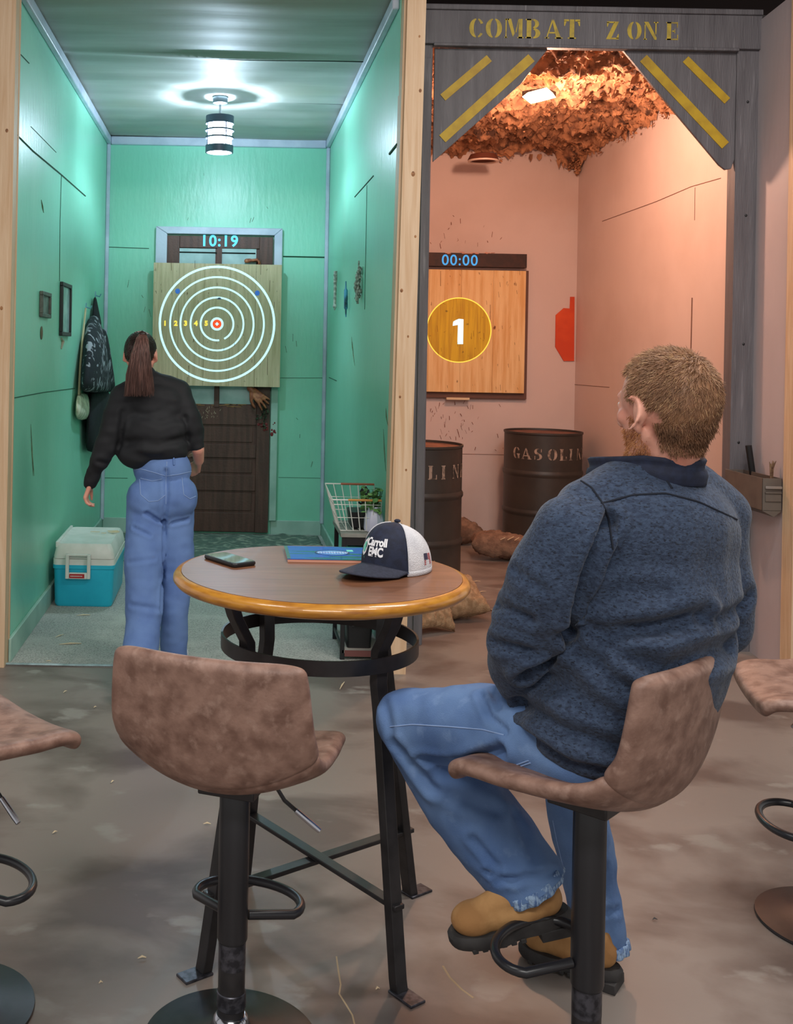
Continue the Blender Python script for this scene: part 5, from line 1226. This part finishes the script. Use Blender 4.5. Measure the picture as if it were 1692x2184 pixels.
# short hair
items, items2 = [], []; crown_d = V((-.55, .12, .82)).normalized()
def skull(d, o=0):   # d in head local (f, r, up)
    k = 1/math.sqrt((d.x/(.101+o))**2+(d.y/(.080+o))**2+(d.z/(.097+o))**2); q = d*k; return HL(q.x-.006, q.y, q.z+.016)
def hairy(d):
    if d.z < -.86: return False
    if d.x > .42 and d.z < .55: return False
    if d.x > -.12 and d.z < -.02 and abs(d.y) > .3: return d.x < .12 and d.z > -.02 and False
    if d.x > -.45-.35*max(0, -d.z-.5) and d.z < -.25: return False
    return True
b = B(); nu, nv = 60, 40; vv = {}
for i in range(nu):
    for j in range(nv+1):
        th, ph = 2*pi*i/nu, pi*j/nv; d = V((math.sin(ph)*math.cos(th), math.sin(ph)*math.sin(th), math.cos(ph))); vv[i, j] = (b.verts.new(skull(d, .002)), hairy(d))
for i in range(nu):
    for j in range(nv):
        q = [vv[i, j], vv[(i+1) % nu, j], vv[(i+1) % nu, j+1], vv[i, j+1]]
        if all(h for _, h in q):
            try: b.faces.new([x[0] for x in q])
            except ValueError: pass
for v_ in [v_ for v_ in b.verts if not v_.link_faces]: b.verts.remove(v_)
hcap = mk('hair', b, m_hairm, man, sharp=0)
hcap.modifiers.new('s', 'SOLIDIFY').thickness = .004
for k in range(19000):
    d = V(rng.normal(size=3)).normalized()
    if not hairy(d): continue
    p = skull(d, .001); nn_ = (p-HL(-.006, 0, .016)).normalized()
    loc = d-crown_d; tan = loc-d*loc.dot(d)
    if tan.length < 1e-3: continue
    tan.normalize(); sw = d.cross(tan)*.45*math.exp(-((d-crown_d).length/.5)**2); tan = (tan+sw+V(rng.normal(size=3))*.28).normalized()
    tw = hf*tan.x+hr*tan.y+hu*tan.z; top = max(0, d.z+.2); L_ = rng.uniform(.007, .013)+.006*top; lift = .15+.25*rng.rand()+(.25 if d.x > .3 else 0)
    q1 = p+(nn_*lift+tw*(1-lift*.5)).normalized()*L_*.5; q2 = q1+(nn_*lift*.4+tw).normalized()*L_*.5
    (items if rng.rand() < .72 else items2).append(([p, q1, q2], .0009))
strands('hair_strands', items, m_hairm, man); strands('hair_strands', items2, m_hairm2, man, 3)
# nape hair
items = []; va, vn = vco(mb.data)
for p_, n_ in zip(va, vn):
    p0 = V(p_); l = p0-hc; a, c_, z = l.dot(hf), l.dot(hr), l.dot(hu)
    if l.length > .17 or a > -.018-.25*max(0, abs(c_)-.045) or z > -.03 or z < -.094+1.1*max(0, abs(c_)-.035): continue
    for _ in range(7):
        p = p0+V(rng.normal(size=3))*.0025; tw = (-hu+V(n_)*.28-hr*c_*3+V(rng.normal(size=3))*.2).normalized(); L_ = rng.uniform(.006, .010); items.append(([p, p+tw*L_*.5, p+tw*L_], .0009))
strands('nape_hair', items, m_hairm, man)
# beard
items = []; va, vn = vco(mb.data)
for p_, n_ in zip(va, vn):
    p0 = V(p_); l = p0-hc; a, c_, z = l.dot(hf), l.dot(hr), l.dot(hu)
    if l.length > .17 or a < .004 or z > -.018 or z < -.14 or abs(c_) > .085: continue
    if a > .088 and z > -.075: continue
    if z > -.045 and a > .045: continue
    if a < .016 and z < -.105: continue
    if abs(c_) > .076 and z > -.05: continue
    for _ in range(4):
        p = p0+V(rng.normal(size=3))*.0022; tw = (-hu*.9+hf*.25+V(n_)*.5+V(rng.normal(size=3))*.25).normalized(); L_ = rng.uniform(.004, .008); items.append(([p, p+tw*L_*.5, p+tw*L_], .0007))
strands('beard', items, m_beard, man)
b = B()
for g_ in (-1, 1):
    ball(b, HL(.083, g_*.031, .003), .0115, None, 12)
mk('eyes', b, M('eye_white', C(230, 226, 220), rough=.2), man)

# ================================================================ standing woman
wom = thing('person', 'woman with long ponytail in black jacket and blue jeans, back to camera', 'person', (-.38, 5.1, 0))
WY = 5.15
def Wp(u, v, dy=0): return P(u, v, Y=WY+dy)
wh = Wp(300, 752); wp, WL, (wf, wr2, wu), WR3 = head_prims(wh, (.12, .98, -.12), (0, .05, 1), .93, .007)
RW = Matrix.Identity(3)
sL, sR_ = Wp(262, 852, -.02), Wp(380, 842, .03); eL, eR = Wp(228, 945, -.05), Wp(413, 930, .02); wL, wR_ = Wp(194, 1030, -.02), Wp(424, 972, .10)
kL, kR = Wp(306, 1215, -.1), Wp(378, 1210, .0); aL, aR = P(296, 1408, Y=4.86), P(372, 1392, Y=5.16)
hl, hr_ = Wp(312, 1065, 0), Wp(376, 1060, .02)
bd = wp+[('l', [wh+V((.0, -.01, -.06)), Wp(312, 822)], [.045, .05]), ('e', Wp(325, 890), (.14, .09, .16), RW), ('e', Wp(342, 985), (.10, .07, .14), RW), ('e', Wp(345, 1055), (.15, .11, .1), RW),
    ('l', [sL, Wp(312, 830), sR_], [.04, .045, .04]), ('l', [sL, eL, wL], [.038, .032, .024]), ('l', [sR_, eR, wR_], [.038, .032, .024]), ('l', [hl, kL, aL], [.07, .046, .032]), ('l', [hr_, kR, aR], [.07, .046, .032])]
bd += hand_prims(wL, (-.35, .05, -1), (.8, .3, 0), (0, 1, 0), .85, .62, .08, .022)
bd += hand_prims(Wp(424, 982, .08), (-.1, .85, -.45), (-.9, .0, -.3), (-.2, .3, .9), .92, .4, .1, .024)
bd += [('l', [eR, Wp(422, 958, .02), Wp(424, 982, .08)], [.036, .032, .026])]
blob('body', bd, .006, m_skin, wom, 2)
def wj_post(me):
    wobble(me, .016, 6, (1, 1, 1.6), 4); wobble(me, .006, 15, (1, 1, 1.8), 8)
    sfolds(me, [([(262, 880), (256, 930), (247, 975)], .014, .008), ([(290, 880), (340, 900), (390, 890)], .02, .006), ([(275, 945), (340, 950), (400, 930)], .018, .007), ([(210, 985), (235, 990)], .012, .006), ([(395, 890), (400, 940)], .012, .005)])
jk = [('e', Wp(322, 862), (.165, .105, .12), RW), ('e', Wp(326, 915, -.01), (.168, .12, .12), RW), ('e', Wp(330, 952, -.01), (.166, .125, .085), Matrix.Rotation(.12, 3, 'Y')), ('e', Wp(298, 968, -.02), (.105, .10, .075), RW),
      ('l', [sL, Wp(310, 818), Wp(330, 818), sR_], [.062, .055, .055, .066]), ('l', [sL+V((.01, 0, 0)), Wp(243, 905, -.04), eL, wL+V((0, 0, .01))], [.068, .062, .056, .040]),
      ('l', [sR_, Wp(400, 890, .01), eR, Wp(418, 948, .02)], [.066, .06, .052, .040]), ('l', [Wp(308, 800), Wp(312, 825)], [.05, .06])]
blob('jacket', jk, .009, m_bjacket, wom, 6, post=wj_post)
def wjn_post(me):
    wobble(me, .006, 8, (1, 1, 1), 6); wobble(me, .003, 20, (1, 1, 1.4), 1)
    sfolds(me, [([(354, 1005), (356, 1060), (352, 1095), (350, 1112)], .012, .012), ([(312, 1095), (335, 1108), (350, 1116)], .010, .010), ([(368, 1116), (400, 1108)], .009, .009),
               ([(350, 1112), (347, 1200), (343, 1300)], .012, .012), ([(285, 1125), (320, 1142)], .008, .007), ([(275, 1200), (330, 1192)], .010, .004), ([(280, 1290), (335, 1300)], .012, .005)])
wj = [('e', Wp(346, 998), (.142, .105, .11), RW), ('e', Wp(346, 1062, -.01), (.172, .12, .12), RW), ('e', Wp(310, 1066, -.025), (.09, .10, .10), RW), ('e', Wp(384, 1062, -.025), (.086, .10, .10), RW),
      ('l', [hl+V((.0, 0, -.03)), kL, P(306, 1330, Y=4.98), aL, aL+V((-.01, -.03, -.06))], [.096, .090, .084, .086, .086]), ('l', [hr_+V((.0, 0, -.03)), kR, P(372, 1310, Y=5.12), aR, aR+V((0, 0, -.06))], [.092, .080, .068, .066, .066])]
wjo = blob('jeans', wj, .008, m_denimw, wom, 6, post=wjn_post); wt = bvh(wjo)
for pts in ([(283, 1003), (300, 1000), (330, 1008), (352, 1015)], [(356, 1015), (380, 1012), (415, 1004)], [(298, 1022), (300, 1055), (318, 1070), (338, 1068), (352, 1056)], [(388, 1018), (392, 1055), (405, 1064), (418, 1058)], [(300, 1020), (325, 1026), (345, 1022)], [(356, 985), (354, 1030), (354, 1075)]):
    seam('jeans_seam', wt, pts, .002, m_stitch, wom)

seam('belt_loop', wt, [(370, 974), (371, 992)], .005, m_denimw, wom, .003)
for (a0, d) in ((P(257, 1494, Y=4.66), (.35, 1, 0)), (P(376, 1415, Y=5.14), (.1, 1, 0))):
    hz = .045; h = V((a0.x, a0.y, hz)); f = V(d).normalized(); s = V((f.y, -f.x, 0)); R3 = Matrix((f, s, V((0, 0, 1)))).transposed()
    o = blob('shoe', [('e', h+f*.10+V((0, 0, 0)), (.135, .042, .042), R3), ('l', [h+f*.02, h+f*.03+V((0, 0, .055))], [.038, .036])], .007, m_white, wom, 4)
# hair: cap plus ponytail
b = B(); nu, nv = 44, 30; vv = {}
def wsk(d, o=0): k = 1/math.sqrt((d.x/(.108+o))**2+(d.y/(.088+o))**2+(d.z/(.104+o))**2); q = d*k*.93; return WL(q.x-.008, q.y, q.z+.012)
def whair(d): return d.z > -.72 and not (d.x > .35 and d.z < .5) and not (d.x > -.15 and d.z < -.12)
for i in range(nu):
    for j in range(nv+1):
        th, ph = 2*pi*i/nu, pi*j/nv; d = V((math.sin(ph)*math.cos(th), math.sin(ph)*math.sin(th), math.cos(ph))); vv[i, j] = (b.verts.new(wsk(d)), whair(d))
for i in range(nu):
    for j in range(nv):
        q = [vv[i, j], vv[(i+1) % nu, j], vv[(i+1) % nu, j+1], vv[i, j+1]]
        if all(h for _, h in q):
            try: b.faces.new([x[0] for x in q])
            except ValueError: pass
for v_ in [v_ for v_ in b.verts if not v_.link_faces]: b.verts.remove(v_)
o = mk('hair', b, m_hairw, wom, sharp=0); o.modifiers.new('s', 'SOLIDIFY').thickness = .006
knot = Wp(304, 715, -.10); items = []
for k in range(2600):
    d = V(rng.normal(size=3)).normalized()
    if not whair(d): continue
    p = wsk(d, .001); tgt = knot; q = p.lerp(tgt, .35); dn = (q-wh).normalized(); q2 = wh+dn*max((q-wh).length, (p-wh).length*.99+.002)
    r2 = p.lerp(tgt, .7); dn = (r2-wh).normalized(); r3 = wh+dn*max((r2-wh).length, .098); items.append(([p, q2, r3, tgt+V(rng.normal(size=3))*.008], .0014))
strands('hair_strands', items, m_hairw, wom)
items = []
for k in range(900):
    a, rr = rng.uniform(0, 6.3), math.sqrt(rng.rand()); ox, oy = math.cos(a)*rr, math.sin(a)*rr
    pts = []
    for f, u, v, dy, w1 in ((0, 304, 712, -.10, .014), (.15, 303, 722, -.135, .026), (.4, 300, 755, -.15, .044), (.7, 297, 800, -.15, .062), (1, 297, 846-rng.uniform(0, 12)*(1+ox), -.155, .070)):
        c = Wp(u, v, dy); pts.append(c+V((ox*w1, oy*w1*.4, 0))+V(rng.normal(size=3))*.0015)
    items.append((pts, .0024))
strands('ponytail', items, m_hairp, wom, 3)
b = B(); ball(b, Wp(304, 713, -.10), 1, None, 14, (.02, .018, .016)); mk('hair_tie', b, m_hairw, wom)
